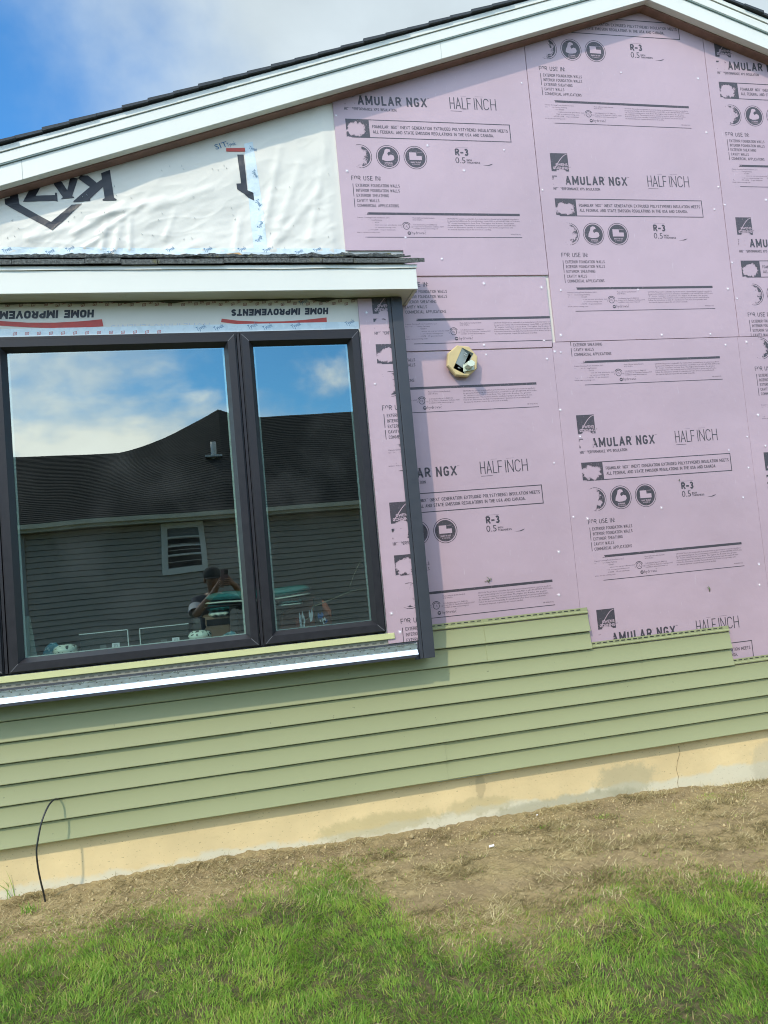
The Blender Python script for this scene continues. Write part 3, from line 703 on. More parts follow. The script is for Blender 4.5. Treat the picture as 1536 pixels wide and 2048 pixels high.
    mb.build('printed_marks', [M_INKB, M_INKR, M_INKBL, M_INKF, mat('dull_red_print', (0.22, 0.06, 0.05), 0.5)], bw)
    # light tape across the bottom of that strip
    mb = MB(); mb.box(-1.7, 0.795, y-0.0004, y+0.0006, 2.735, 2.775); mb.build('seam_tape', M_TAPE, bw)

    # window: three units joined by narrow mullions
    win = empty('window', (0, 0, 0), None, None); attach(win, house)
    fy_ = YB-0.022                                  # front of the frames
    gy = YB+0.018                                   # glass plane
    def unit(x0, x1, z0, z1):
        mb = MB(); w, bv = 0.044, 0.021
        def ring(o, i, yo, yi, mi=0):
            (a0, b0, a1, b1), (c0, d0, c1, d1) = o, i
            O = [(a0, yo, b0), (a1, yo, b0), (a1, yo, b1), (a0, yo, b1)]; I = [(c0, yi, d0), (c1, yi, d0), (c1, yi, d1), (c0, yi, d1)]
            for k in range(4): mb.face([O[k], O[(k+1) % 4], I[(k+1) % 4], I[k]], mi)
        def rect(m): return (x0+m, z0+m, x1-m, z1-m)
        ring(rect(0), rect(0), YB+0.06, fy_+0.010)
        ring(rect(0), rect(0.006), fy_+0.010, fy_+0.010); ring(rect(0.006), rect(0.006), fy_+0.010, fy_+0.002)
        ring(rect(0.006), rect(0.008), fy_+0.002, fy_); ring(rect(0.008), rect(w), fy_, fy_+0.001); ring(rect(w), rect(w+bv), fy_+0.001, gy-0.003); ring(rect(w+bv), rect(w+bv), gy-0.003, gy+0.03)
        bmesh.ops.remove_doubles(mb.bm, verts=mb.bm.verts, dist=1e-5)
        t_ = 0.0008                                 # mitre lines in the corners of the sash
        for (cx, cz, sx, sz) in ((x0, z0, 1, 1), (x1, z0, -1, 1), (x0, z1, 1, -1), (x1, z1, -1, -1)):
            a, b = 0.009, w-0.001
            mb.face([(cx+sx*a-sx*t_, fy_-0.0004, cz+sz*a+sz*t_), (cx+sx*a+sx*t_, fy_-0.0004, cz+sz*a-sz*t_), (cx+sx*b+sx*t_, fy_+0.0004, cz+sz*b-sz*t_), (cx+sx*b-sx*t_, fy_+0.0004, cz+sz*b+sz*t_)], 1)
        f = mb.build('frame', [M_BRONZE, mat('mitre_grey', (0.16, 0.16, 0.17), 0.5)], win)
        mb = MB(); i = w+bv-0.0005; s_ = 0.009     # spacer bar behind the edge of the glass
        mb.box(x0+i, x0+i+s_, gy+0.005, gy+0.012, z0+i, z1-i); mb.box(x1-i-s_, x1-i, gy+0.005, gy+0.012, z0+i, z1-i)
        mb.box(x0+i+s_, x1-i-s_, gy+0.005, gy+0.012, z0+i, z0+i+s_*.5); mb.box(x0+i+s_, x1-i-s_, gy+0.005, gy+0.012, z1-i-s_*.5, z1-i)
        mb.build('glass_spacer', M_SPACER, win)
        mb = MB(); mb.face([(x0+i, gy, z0+i), (x1-i, gy, z0+i), (x1-i, gy, z1-i), (x0+i, gy, z1-i)]); mb.build('pane', M_GLASS, win)
    xm1a, xm1b = W(474, 700, fy_)[0], W(482, 700, fy_)[0]
    xl = W(12.5, 1345, fy_)[0]
    z0, z1 = 1.112, 2.722
    unit(xm1b, 0.790, z0, z1); unit(xl+0.010, xm1a, z0, z1); unit(-1.69, xl-0.010, z0, z1)
    mb = MB()
    for a, b in ((xm1a+0.0035, xm1b-0.0035), (xl-0.006, xl+0.006)):
        mb.box(a, b, fy_+0.006, YB+0.05, z0+0.002, z1-0.002)
    mb.box(-1.689, 0.789, fy_+0.012, YB+0.05, z1+0.001, z1+0.009)
    mb.build('mullion', M_BRONZE, win)
    mb = MB(); mb.box(-1.68, 0.78, YB+0.061, 0.10, 1.118, 1.150); mb.build('sill_board', mat('interior_sill', (0.25, 0.22, 0.18), 0.5), win)
    mb = MB(); mb.box(-1.68, 0.78, YB+0.061, 0.00, 2.70, 2.72); mb.box(-1.70, -1.672, YB+0.061, 0.0, 1.151, 2.699); mb.box(0.772, 0.79, YB+0.061, 0.0, 1.151, 2.699)
    mb.build('jamb', mat('jamb_dark', (0.10, 0.09, 0.08), 0.6), win)

    # trim below the window
    ex = W(790, 1276, YB-0.016)[0]
    mb = MB(); za, zb2 = W(300, 1328, YB-0.016)[1], W(300, 1336.5, YB-0.016)[1]
    zt2 = 1.104; 
    mb.hexa([(BAYX0, YB-0.018, zt2-0.030), (ex, YB-0.018, zt2-0.030), (ex, YB+0.003, zt2-0.030), (BAYX0, YB+0.003, zt2-0.030)], [(BAYX0, YB-0.014, zt2), (ex, YB-0.014, zt2), (ex, YB+0.003, zt2), (BAYX0, YB+0.003, zt2)])
    trm = mb.build('green_trim_strip', M_TRIMG, house, 0.002)
    mb = MB(); mb.box(BAYX0, ex+0.002, YB-0.003, YB+0.003, zt2-0.057, zt2-0.0305)
    fl = mb.build('nailing_flange', M_FLANGE, trm)
    mb = MB(); x = BAYX0+0.02
    while x < ex-0.03: mb.box(x, x+0.022, YB-0.0042, YB-0.0032, zt2-0.050, zt2-0.044); x += 0.041
    mb.build('nail_slot', mat('slot_grey', (0.10, 0.10, 0.08), 0.8), trm)
    gx = 0.949; gt = W(0, 1384, YB-0.012)[1]; gm = W(0, 1397, YB-0.02)[1]; gb = W(0, 1408.5, YB-0.035)[1]; gd = W(0, 1415, YB-0.035)[1]
    mb = MB()
    mb.hexa([(BAYX0, YB-0.012, gm), (gx, YB-0.012, gm), (gx, YB+0.002, gm), (BAYX0, YB+0.002, gm)], [(BAYX0, YB-0.012, gt-0.003), (gx, YB-0.012, gt-0.003), (gx, YB+0.002, gt-0.003), (BAYX0, YB+0.002, gt-0.003)])
    g = mb.build('galvanised_flashing', M_GALV, house)
    mb = MB(); mb.box(BAYX0, gx, YB-0.015, YB+0.001, gt-0.0028, gt+0.003)
    mb.hexa([(BAYX0, YB-0.036, gb), (gx, YB-0.036, gb), (gx, YB-0.010, gb), (BAYX0, YB-0.010, gb)], [(BAYX0, YB-0.016, gm-0.0005), (gx, YB-0.016, gm-0.0005), (gx, YB-0.010, gm-0.0005), (BAYX0, YB-0.010, gm-0.0005)])
    mb.build('sunlit_lip', M_GALVB, g)  # lip and top line look sunlit through their paler steel colour
    mb = MB(); mb.box(-0.0035, 0.0035, YB-0.0132, YB-0.0122, -0.002, 0.002); o = mb.build('punched_hole', mat('slot_grey', (0.10, 0.10, 0.08), 0.8), g); x = BAYX0+0.03; k = 0
    while x < gx-0.03:
        if k: o = o.copy(); COL.objects.link(o)
        o.location = (x, 0, (gt+gm)/2+(0.006 if k % 2 else -0.006)); x += 0.038; k += 1
    mb = MB(); mb.box(BAYX0, gx-0.01, YB-0.034, YB+0.005, gd, gb-0.001); mb.box(BAYX0, gx-0.005, YB-0.004, YB+0.003, gt+0.004, zt2-0.058)
    mb.build('dark_trim', M_POST, house, 0.001)

    # charcoal outside-corner post
    px0, px1, pz0, pz1 = 0.960, 1.041, 0.953, 2.897; py = YB-0.020
    mb = MB(); mb.box(px0+0.020, px1, py, YB+0.10, pz0, pz1); mb.box(px0, px0+0.0185, py+0.004, YB+0.05, pz0, pz1)
    post = mb.build('corner_post', M_POST, house, 0.002)
    mb = MB(); mb.box(px0-0.024, px0-0.0005, YB-0.006, YB-0.0005, pz0-0.002, pz1)
    fl = mb.build('nailing_flange', M_POST, post)
    mb = MB(); z = pz0+0.02
    while z < pz1-0.03: mb.box(px0-0.013, px0-0.007, YB-0.0072, YB-0.0062, z, z+0.026); z += 0.040
    mb.build('nail_slot', mat('slot_glimpse', (0.5, 0.44, 0.48), 0.6), post)
bay()
# ------------------------------------------------------------------ foam insulation boards and the lettering stamped on them
def ellipse(cx, cz, r, n=36): return [(cx+r*math.cos(2*math.pi*k/n), cz+r*math.sin(2*math.pi*k/n)) for k in range(n)]
def stamp_mesh():
    """one stamp of the lettering, flat in (u, v): list of (verts, faces, material)"""
    mb = MB(); fn = lambda a, b: (a, 0.0, b); kn = lambda a, b: (a, -0.0005, b)
    P = lambda pts, mi=0, y=0.0: mb.face([(a, y, b) for a, b in pts], mi)
    def rect(a0, a1, b0, b1, mi=0, y=0.0): P([(a0, b0), (a1, b0), (a1, b1), (a0, b1)], mi, y)
    T = lambda s, a, b, base, cap, bold=0.0, res=2, mi=0: put_text(mb, s, a, b, base, cap, kn if mi else fn, mi, bold, res)
    def ringp(cx, cz, r0, r1, a0=0, a1=360, mi=0, y=0.0, n=40):
        for k in range(n):
            q0, q1 = R(a0+(a1-a0)*k/n), R(a0+(a1-a0)*(k+1)/n)
            P([(cx+r0*math.cos(q0), cz+r0*math.sin(q0)), (cx+r1*math.cos(q0), cz+r1*math.sin(q0)), (cx+r1*math.cos(q1), cz+r1*math.sin(q1)), (cx+r0*math.cos(q1), cz+r0*math.sin(q1))], mi, y)
    rect(0, 0.113, -0.113, 0)                                  # square emblem
    for k in range(14):                                        # its pale arc
        q = lambda t, o: (0.013+o*0.5+0.100*(t**0.9)*1.0, -0.098+0.094*math.sin(t*math.pi/2)+0)
        t0, t1 = k/14, (k+1)/14
        a, b = q(t0, 0), q(t1, 0); P([a, (a[0]+0.004, a[1]-0.003), (b[0]+0.002, b[1]-0.004*(1-t1)-0.0005), b], 1, -0.0005)
    kf = lambda p, q, e: (p, -0.0005-e, q)
    block_text(mb, 'OWENS', 0.030, 0.108, -0.079, 0.016, 0.0030, kf, 1, 1.5, 0.75); block_text(mb, 'CORNING', 0.012, 0.110, -0.101, 0.017, 0.0030, kf, 1, 1.4, 0.7)
    T('®', 0.118, 0.128, -0.092, 0.009, 0.0, 1)
    bf = lambda p, q, e: (p, -e, q)
    block_text(mb, 'FOAMULAR', 0.0, 0.337, -0.1960, 0.0560, 0.0105, bf)
    T('®', 0.340, 0.347, -0.150, 0.006, 0, 1)
    block_text(mb, 'NGX', 0.369, 0.490, -0.1960, 0.0560, 0.0105, bf); T('™', 0.494, 0.508, -0.147, 0.007, 0, 1)
    block_text(mb, 'HIGH PERFORMANCE XPS INSULATION', 0.0, 0.304, -0.2290, 0.0170, 0.0026, bf, 0, 1.5)
    block_text(mb, 'HALF', 0.630, 0.763, -0.1975, 0.0710, 0.0052, bf, 0, 2.2); block_text(mb, 'INCH', 0.781, 0.918, -0.1975, 0.0710, 0.0052, bf, 0, 2.2)
    rect(0.632, 0.70, -0.2115, -0.209); rect(0.70, 0.735, -0.1175, -0.1165); rect(0.79, 0.84, -0.1175, -0.1165)
    t = 0.0050                                                 # framed sentence
    rect(0, 0.992, -0.281-t, -0.281); rect(0, 0.992, -0.391, -0.391+t); rect(0.992-t, 0.992, -0.391+t, -0.281-t); rect(0, 0.135, -0.391+t, -0.281-t)
    block_text(mb, 'FOAMULAR', 0.153, 0.246, -0.332, 0.0190, 0.0028, bf, 0, 1.5); T('®', 0.248, 0.254, -0.321, 0.006, 0, 1); block_text(mb, 'NGX', 0.263, 0.297, -0.332, 0.0190, 0.0028, bf, 0, 1.5); T('™', 0.299, 0.309, -0.319, 0.006, 0, 1)
    block_text(mb, '(NEXT GENERATION EXTRUDED POLYSTYRENE) INSULATION MEETS', 0.318, 0.976, -0.332, 0.0190, 0.0028, bf, 0, 1.5)
    block_text(mb, 'ALL FEDERAL AND STATE EMISSION REGULATIONS IN THE USA AND CANADA.', 0.154, 0.884, -0.3630, 0.0190, 0.0028, bf, 0, 1.5)
    for cx in (0.066, 0.229, 0.391):                           # three round badges
        ringp(cx, -0.500, 0.0660, 0.0695); P(ellipse(cx, -0.500, 0.0600))
    arm = [(0.192,-0.517),(0.196,-0.498),(0.207,-0.478),(0.213,-0.458),(0.226,-0.452),(0.242,-0.456),(0.246,-0.468),(0.232,-0.472),(0.226,-0.482),(0.232,-0.494),(0.247,-0.486),(0.262,-0.492),(0.266,-0.508),(0.258,-0.520),(0.236,-0.525),(0.214,-0.526)]
    P(arm, 1, -0.0005)
    P([(0.355,-0.470),(0.398,-0.470),(0.398,-0.490),(0.429,-0.490),(0.429,-0.515),(0.355,-0.515)], 1, -0.0005)
    for k in range(5): rect(0.402+k*0.006, 0.405+k*0.006, -0.4725, -0.469, 1, -0.0005)
    block_text(mb, 'STRONG', 0.206, 0.252, -0.5415, 0.0088, 0.0019, kf, 1, 1.4, 0.6); T('& DURABLE', 0.203, 0.255, -0.5525, 0.0085, 0.01, 1, 1)
    block_text(mb, 'EASY TO CUT', 0.361, 0.421, -0.5335, 0.0088, 0.0019, kf, 1, 1.4, 0.6); T('& HANDLE', 0.368, 0.414, -0.545, 0.0085, 0.01, 1, 1)
    block_text(mb, 'R-3', 0.633, 0.716, -0.482, 0.044, 0.0095, bf, 0, 1.5); T('0.5', 0.631, 0.692, -0.527, 0.036, -0.004)
    block_text(mb, 'INCH', 0.700, 0.732, -0.5130, 0.0108, 0.0022, bf, 0, 1.4, 0.6); block_text(mb, 'THICKNESS', 0.700, 0.782, -0.5275, 0.0108, 0.0022, bf, 0, 1.4, 0.6)
    rect(0.640, 0.715, -0.4335, -0.4325)
    P([(0.797,-0.5375),(0.835,-0.5385),(0.850,-0.534),(0.862,-0.526),(0.846,-0.529),(0.830,-0.5345)])
    block_text(mb, 'FOR USE IN:', 0.004, 0.174, -0.6425, 0.0270, 0.0034, bf, 0, 1.6)
    for i, (s, e) in enumerate((('EXTERIOR FOUNDATION WALLS', 0.282), ('INTERIOR FOUNDATION WALLS', 0.280), ('EXTERIOR SHEATHING', 0.213), ('CAVITY WALLS', 0.155), ('COMMERCIAL APPLICATIONS', 0.266))):
        block_text(mb, s, 0.026, e, -0.6805-0.0293*i, 0.0180, 0.0024, bf, 0, 1.6)
    rect(0.0085, 0.0122, -0.737, -0.662); rect(0.0085, 0.0122, -0.800, -0.748)
    rect(0.0, 0.996, -0.842, -0.828)                           # thick rule
    left = ('Owens Corning Foam Insulation, LLC', 'One Owens Corning Parkway', 'Toledo, Ohio 43659', 'For more information on our products visit', '1-800-GET-PINK or owenscorning.com', 'Type X  ASTM C578   15 psi minimum', 'www.owenscorning.com')
    for i, s in enumerate(left): T(s, 0.010 if i in (3, 6) else 0.016, (0.205, 0.16, 0.14, 0.272, 0.235, 0.232, 0.14)[i], -0.862-0.0142*i, 0.0075, 0.012, 1)
    ringp(0.299, -0.909, 0.0155, 0.019, n=24); T('UL', 0.2895, 0.3085, -0.9155, 0.0135, 0.02, 1); ringp(0.299, -0.909, 0.0225, 0.0265, 25, 155, n=14)
    T('C', 0.268, 0.275, -0.918, 0.009, 0.02, 1); T('US', 0.324, 0.336, -0.918, 0.009, 0.02, 1)
    T('Meets California Quality Standards', 0.340, 0.470, -0.862, 0.0075, 0.008, 1); T('HUD UM #71a', 0.340, 0.395, -0.874, 0.0075, 0.008, 1)
    for i, (s, e) in enumerate((('Code Evaluation Report UL ER8811-02', 0.480), ('A copy of the UL Classification Certificate of D07', 0.520), ('is available at www.owenscorning.com', 0.485))): T(s, 0.340, e, -0.902-0.0115*i, 0.0075, 0.008, 1)
    P(ellipse(0.312, -0.9485, 0.0105, 20)); P([(0.303,-0.9485),(0.312,-0.944),(0.321,-0.9485),(0.312,-0.951)], 1, -0.0005)
    T('hydrovac', 0.327, 0.410, -0.9545, 0.0165, 0.035, 1); T('™', 0.402, 0.412, -0.9395, 0.006, 0, 1)
    cau = ('CAUTION: This product is combustible. A protective barrier or thermal barrier is required as specified in', 'the appropriate building code. For more information, consult MSDS or call 1-800-GET-PINK. ASTM R-value.',
           '“R” means resistance to heat flow. The higher the R-value, the greater', 'the insulating power. This insulation must be installed properly to get the marked R-value.', 'Follow the instructions carefully. If a manufacturer’s fact sheet is not provided with', 'the material shipment, request this and review it carefully.')
    for i, s in enumerate(cau): T(s, 0.545, (0.985, 0.994, 0.955, 0.965, 0.945, 0.81)[i], -0.8655-0.0128*i, 0.0078, 0.006, 1)
    T('MP-NGX-P-102', 0.928, 0.990, -0.9575, 0.0075, 0.01, 1)
    rect(0.0, 0.997, -0.9745, -0.9705)
    mb.bm.normal_update()
    bmesh.ops.triangulate(mb.bm, faces=mb.bm.faces[:])
    return mb.bm
STAMP = stamp_mesh()

def board(pts, stamps, ysurf, label, nails, corners=None):
    """pts: outline (x, z); stamps: emblem corners; ysurf: printed face"""
    bx, bz = pts[0]
    t = empty('insulation_board', (bx, ysurf+0.0127, min(p[1] for p in pts)), label, 'insulation board', 'foam boards on the gable wall')
    mb = MB(); mb.slab(pts, ysurf, ysurf+0.0122)
    s = mb.build('sheet', M_FOAM, t)
    allm = None; planes = corners if corners else pts
    bm = bmesh.new(); uvl = bm.loops.layers.uv.new('stamp')
    x0, x1 = min(p[0] for p in planes), max(p[0] for p in planes); z0, z1 = min(p[1] for p in planes), max(p[1] for p in planes)
    tmp = bpy.data.meshes.new('tmp')
    for (ox, oz) in stamps:
        b2 = STAMP.copy(); ul = b2.loops.layers.uv.new('stamp')
        for f in b2.faces:
            for lp in f.loops: lp[ul].uv = (lp.vert.co.x, lp.vert.co.z)
        bmesh.ops.translate(b2, verts=b2.verts, vec=(ox, 0, oz))
        kill = [f for f in b2.faces if all(v.co.z < z0 for v in f.verts) or all(v.co.z > z1 for v in f.verts) or all(v.co.x < x0 for v in f.verts) or all(v.co.x > x1 for v in f.verts)]
        bmesh.ops.delete(b2, geom=kill, context='FACES')
        n = len(planes)
        for i in range(n):
            a, b = planes[i], planes[(i+1) % n]; no = Vector((-(b[1]-a[1]), 0, b[0]-a[0]))    # left normal of the edge (outline runs counter-clockwise)
            bmesh.ops.bisect_plane(b2, geom=b2.verts[:]+b2.edges[:]+b2.faces[:], plane_co=(a[0], 0, a[1]), plane_no=-no, clear_outer=True)
        b2.to_mesh(tmp); bm.from_mesh(tmp); b2.free()
    bmesh.ops.translate(bm, verts=bm.verts, vec=(0, ysurf-0.0006, 0))
    me = bpy.data.meshes.new('printed_lettering'); bm.to_mesh(me); bm.free(); bpy.data.meshes.remove(tmp)
    link('printed_lettering', me, [M_INK, M_FOAM_KNOCK], s)
    for (u, v) in nails:
        x, z = W(u, v, ysurf); c = NAIL.copy(); COL.objects.link(c); c.parent = t; c.matrix_parent_inverse = Matrix.Identity(4)
        c.location = Vector((x, ysurf-0.0004, z))-t.location; k = random.uniform(0.65, 1.0); c.scale = (k, 1, k)
        c.name = 'cap_nail'
    return t
def make_nail():
    mb = MB(); n = 14; ring = lambda r, y: [(r*math.cos(2*math.pi*k/n), y, r*math.sin(2*math.pi*k/n)) for k in range(n)]
    mb.hexa(ring(0.0120, 0.0), ring(0.0105, -0.0009), 1); mb.hexa(ring(0.0052, -0.0009), ring(0.0036, -0.0026), 0)
    me = bpy.data.meshes.new('cap_nail'); bmesh.ops.recalc_face_normals(mb.bm, faces=mb.bm.faces); mb.bm.to_mesh(me); mb.bm.free(); me.materials.append(M_NAIL)
    me.materials.append(mat('clear_washer', (0.53, 0.42, 0.47), 0.25, 0.03, 18))
    return bpy.data.objects.new('cap_nail', me)
NAIL = make_nail()
def zn(o, s, pts): return [(o[0]+a*s, o[1]+b*s) for a, b in pts]
def boards():
    y = YFOAM; top = lambda x: rake(x, 0.008)
    xa0, xa1 = 0.785, 1.986; xb0, xb1 = 1.990, 3.219; xc0, xc1 = 3.223, 4.44
    zA = W(950, 550.5, y)[1]; zn_ = W(750, 500.5, y)[1]; xn = W(807, 505, y)[0]
    zBb = W(1300, 678, y)[1]
    A = [(xn, zA), (xa1, zA), (xa1, top(xa1)), (xa0, top(xa0)), (xa0, zn_), (xn, zn_)]
    board(A, [(0.849, 4.272), (0.849, 3.120)], y, 'pink foam board notched over the bay roof, beside the bare white wrap', [(672, 231), (694, 342), (855, 291), (928, 341), (884, 518), (811, 475)]+[(1008, 300)], corners=[(xa0, zA), (xa1, zA), (xa1, top(xa1)), (xa0, top(xa0))])
    B = [(xb0, zBb), (xb1, zBb), (xb1, top(xb1)), (APX, top(APX)), (xb0, top(xb0))]
    B = [(xb0, zBb), (xb1, zBb), (xb1, top(xb1))]+([(APX, top(APX))] if xb0 < APX < xb1 else [])+[(xb0, top(xb0))]
    board(B, [(2.064, 4.984), (2.079, 3.823), (2.09, 2.67)], y, 'pink foam board under the roof peak, left of the dark seam',
          [(1043, 166), (1242, 145), (1396, 157), (1085, 380)]+zn((1080, 300), .2969, [(140,945),(660,942),(1265,935),(140,1248),(820,1245),(1148,1240),(1175,400),(1245,370)]))
    zCb = W(1500, 672.5, y)[1]
    C = [(xc0, zCb), (xc1, zCb), (xc1, top(xc1)), (xc0, top(xc0))]
    board(C, [(3.298, 4.610), (3.297, 3.436)], y, 'pink foam board right of the dark seam under the roof peak', [(1413, 265), (1437, 374), (1464, 525), (1474, 597), (1532, 400)])
    xd0, xd1 = 0.90, W(1096, 600, y)[0]; zDt, zDb = W(950, 553.5, y)[1], W(960, 698, y)[1]
    DD = [(xd0, zDb), (xd1, zDb), (xd1, zDt-0.006), (xd1-0.30, zDt-0.004), (xd0, zDt)]
    board(DD, [(1.069, 3.653)], y, 'short pink foam strip right of the bay roof, above the octagonal block', [(968, 567), (968, 690), (1088, 681), (1083, 575)], corners=[(xd0, zDb), (xd1, zDb), (xd1, zDt), (xd0, zDt)])
    xe1 = W(1140, 1030, y)[0]; zEt = W(960, 700.5, y)[1]
    E = [(xd0, 0.70), (xe1, 0.70), (xe1, zEt), (xd0, zEt)]
    board(E, [(0.843, 3.262), (0.815, 2.118)], y, 'pink foam board behind the octagonal block, right of the charcoal corner post', [(972, 709), (1094, 718), (1108, 926), (1118, 1104), (1121, 820)]+[(1118, 1190), (1147, 1034)])
    xf0 = xe1+0.0015; xf1 = W(1485, 760, y)[0]; zFt = zBb-0.004
    Fp = [(xf0, 0.60), (xf1, 0.60), (xf1, zFt), (xf0, zFt)]
    board(Fp, [(2.071, 3.378), (2.066, 2.228), (2.061, 1.090)], y, 'pink foam board above the middle step of the siding, behind the torn dark grass blade',
          zn((1080, 640), .2969, [(100,212),(140,217),(1250,168),(133,605),(270,785),(1395,787),(1272,877),(1368,1195),(1405,995)])+zn((1080, 940), .2969, [(818,255),(320,328),(127,552),(1475,635)]))
    xg0 = xf1+0.0015; zGt = W(1510, 672, y)[1]-0.004
    board([(xg0, 0.60), (xc1, 0.60), (xc1, zGt), (xg0, zGt)], [(3.300, 3.091), (3.292, 1.936)], y, 'pink foam board at the right edge, above the lowest siding step', [(1493, 684), (1516, 830), (1519, 1170), (1531, 892)])
    yh = YB-0.010+0.004-0.0035
    hx0, hx1 = W(719, 640, yh)[0], 0.985
    H = [(hx0, 1.050), (hx1, 1.050), (hx1, 2.896), (hx0, 2.896)]
    board(H, [(0.875, 2.925), (0.870, 1.787)], yh, 'narrow pink foam strip between the window and the charcoal corner post', [(733, 625), (750, 768), (800, 1264), (783, 1227)])
boards()

# ------------------------------------------------------------------ octagonal mounting block with its pale cover
def mounting_block():
    y = YFOAM; cx, cz = W(925, 722, y-0.045)
    t = empty('mounting_block', (cx, y, cz), 'beige octagonal mounting block with a dark slot and pale cover, on the pink foam', 'mounting block')
    def octo(r, rot=22.5): return [(cx+r*math.cos(R(rot+45*k)), cz+r*math.sin(R(rot+45*k))) for k in range(8)]
    tilt = 29
    # front plate with a rectangular hole turned 29 degrees
    def rot(a, b): c, s = math.cos(R(-tilt)), math.sin(R(-tilt)); return (cx+0.004+a*c-b*s, cz+a*s+b*c)
    hole = [rot(-0.036, -0.066), rot(0.036, -0.066), rot(0.036, 0.066), rot(-0.036, 0.066)]
    o1, o2 = octo(0.094, 22.5-8), octo(0.088, 22.5-8); yf, yb = y-0.050, y-0.022
    mb = MB()
    mb.hexa([(a, y-0.002, b) for a, b in octo(0.078, 14.5)], [(a, yb, b) for a, b in octo(0.078, 14.5)])
    mb2 = mb.bm
    for k in range(8):
        a, b = o1[k], o1[(k+1) % 8]; c, d = o2[k], o2[(k+1) % 8]
        mb.face([(a[0], yb, a[1]), (b[0], yb, b[1]), (b[0], yf+0.006, b[1]), (a[0], yf+0.006, a[1])])
        mb.face([(a[0], yf+0.006, a[1]), (b[0], yf+0.006, b[1]), (d[0], yf, d[1]), (c[0], yf, c[1])])
    mb.face([(a, yb, b) for a, b in o1])
    # front face between octagon and hole
    ang = lambda p: math.atan2(p[1]-cz, p[0]-cx)
    import itertools
    for k in range(8):
        c, d = o2[k], o2[(k+1) % 8]
        near = min(hole, key=lambda h: (h[0]-(c[0]+d[0])/2)**2+(h[1]-(c[1]+d[1])/2)**2)
        mb.face([(c[0], yf, c[1]), (d[0], yf, d[1]), (near[0], yf, near[1])])
        e = o2[(k+2) % 8]; near2 = min(hole, key=lambda h: (h[0]-(e[0]+d[0])/2)**2+(h[1]-(e[1]+d[1])/2)**2)
        if near2 is not near: mb.face([(d[0], yf, d[1]), (near2[0], yf, near2[1]), (near[0], yf, near[1])])
    mb.build('block', M_TAN, t, 0.0012)
    mb = MB(); yr = yf+0.030                    # recess: dark floor, grey walls
    for k in range(4):
        a, b = hole[k], hole[(k+1) % 4]; mb.face([(a[0], yf, a[1]), (b[0], yf, b[1]), (b[0], yr, b[1]), (a[0], yr, a[1])], 0)
    mb.face([(a, yr, b) for a, b in hole], 1)
    s0, s1, s2, s3 = rot(-0.0355, -0.032), rot(0.016, -0.032), rot(0.016, 0.0655), rot(-0.0355, 0.0655)     # slanting grey flap inside the slot
    mb.face([(s0[0], yf+0.002, s0[1]), (s1[0], yf+0.022, s1[1]), (s2[0], yf+0.022, s2[1]), (s3[0], yf+0.002, s3[1])], 0)
    rc = mb.build('recess', [M_DGREY, M_BLACK], t)
    mb = MB()
    for q in (0.036, 0.048): 
        a = rot(-0.010, q); b = rot(0.012, q-0.004); mb.tube([(a[0], yf+0.004, a[1]), (b[0], yf+0.004, b[1])], 0.003, 6)
    a, b = rot(-0.012, -0.045), rot(0.004, -0.045); mb.tube([(a[0], yf+0.012, a[1]), (b[0], yf+0.012, b[1])], 0.0025, 6)
    mb.build('bracket', M_DGREY, rc)
    # pale cover: a small box on a thin flange, standing out from the slot
    c2x, c2z = W(941, 728, y-0.10); mb = MB()
    def rr(a, b, q=18): c, s = math.cos(R(q)), math.sin(R(q)); return (c2x+a*c-b*s, c2z+a*s+b*c)
    hx = [rr(math.cos(R(60*k+10))*0.026, math.sin(R(60*k+10))*0.021, 8) for k in range(6)]
    hx2 = [rr(math.cos(R(60*k+10))*0.024, math.sin(R(60*k+10))*0.0195, 8) for k in range(6)]
    mb.hexa([(a, y-0.060, b) for a, b in hx], [(a, y-0.115, b) for a, b in hx2])
    cv = mb.build('cover', M_PALEG, t, 0.002)
    mb = MB(); fl = [rr(-0.034, -0.028, 6), rr(0.032, -0.026, 6), rr(0.036, 0.010, 6), rr(-0.028, 0.012, 6)]
    mb.hexa([(a, y-0.056, b) for a, b in fl], [(a, y-0.0595, b) for a, b in fl]); mb.build('flange', M_PALEG, cv, 0.001)
    a = rot(0.0, 0.0); mb = MB(); mb.box(c2x-0.008, c2x+0.008, y-0.0555, yr-0.001, c2z-0.008, c2z+0.008); mb.build('stem', M_DGREY, t)
mounting_block()

def cable():
    pw = W3(119, 1598, -0.028)
    pts = [pw+Vector((0.0, 0.02, 0.0)), pw+Vector((-0.004, -0.012, 0.004))]
    for u, v, y in ((107, 1600, -0.075), (95, 1615, -0.115), (83, 1645, -0.150), (75, 1685, -0.170), (73, 1705, -0.170), (76, 1735, -0.150), (82, 1765, -0.125), (87, 1785, -0.110), (91, 1806, -0.100), (93, 1820, -0.10)): pts.append(W3(u, v, y))
    fine = []
    for i in range(len(pts)-1):
        p0, p1, p2, p3 = pts[max(0, i-1)], pts[i], pts[i+1], pts[min(len(pts)-1, i+2)]
        for k in range(5):
            t = k/5; fine.append(0.5*((2*p1)+(p2-p0)*t+(2*p0-5*p1+4*p2-p3)*t*t+(3*p1-p0-3*p2+p3)*t**3))
    fine.append(pts[-1])
    mb = MB(); mb.tube(fine, 0.0042, 8)
    tag(mb.build('cable', M_CABLE), 'thin black cable arching out of the green siding down into the soil', 'cable')
cable()

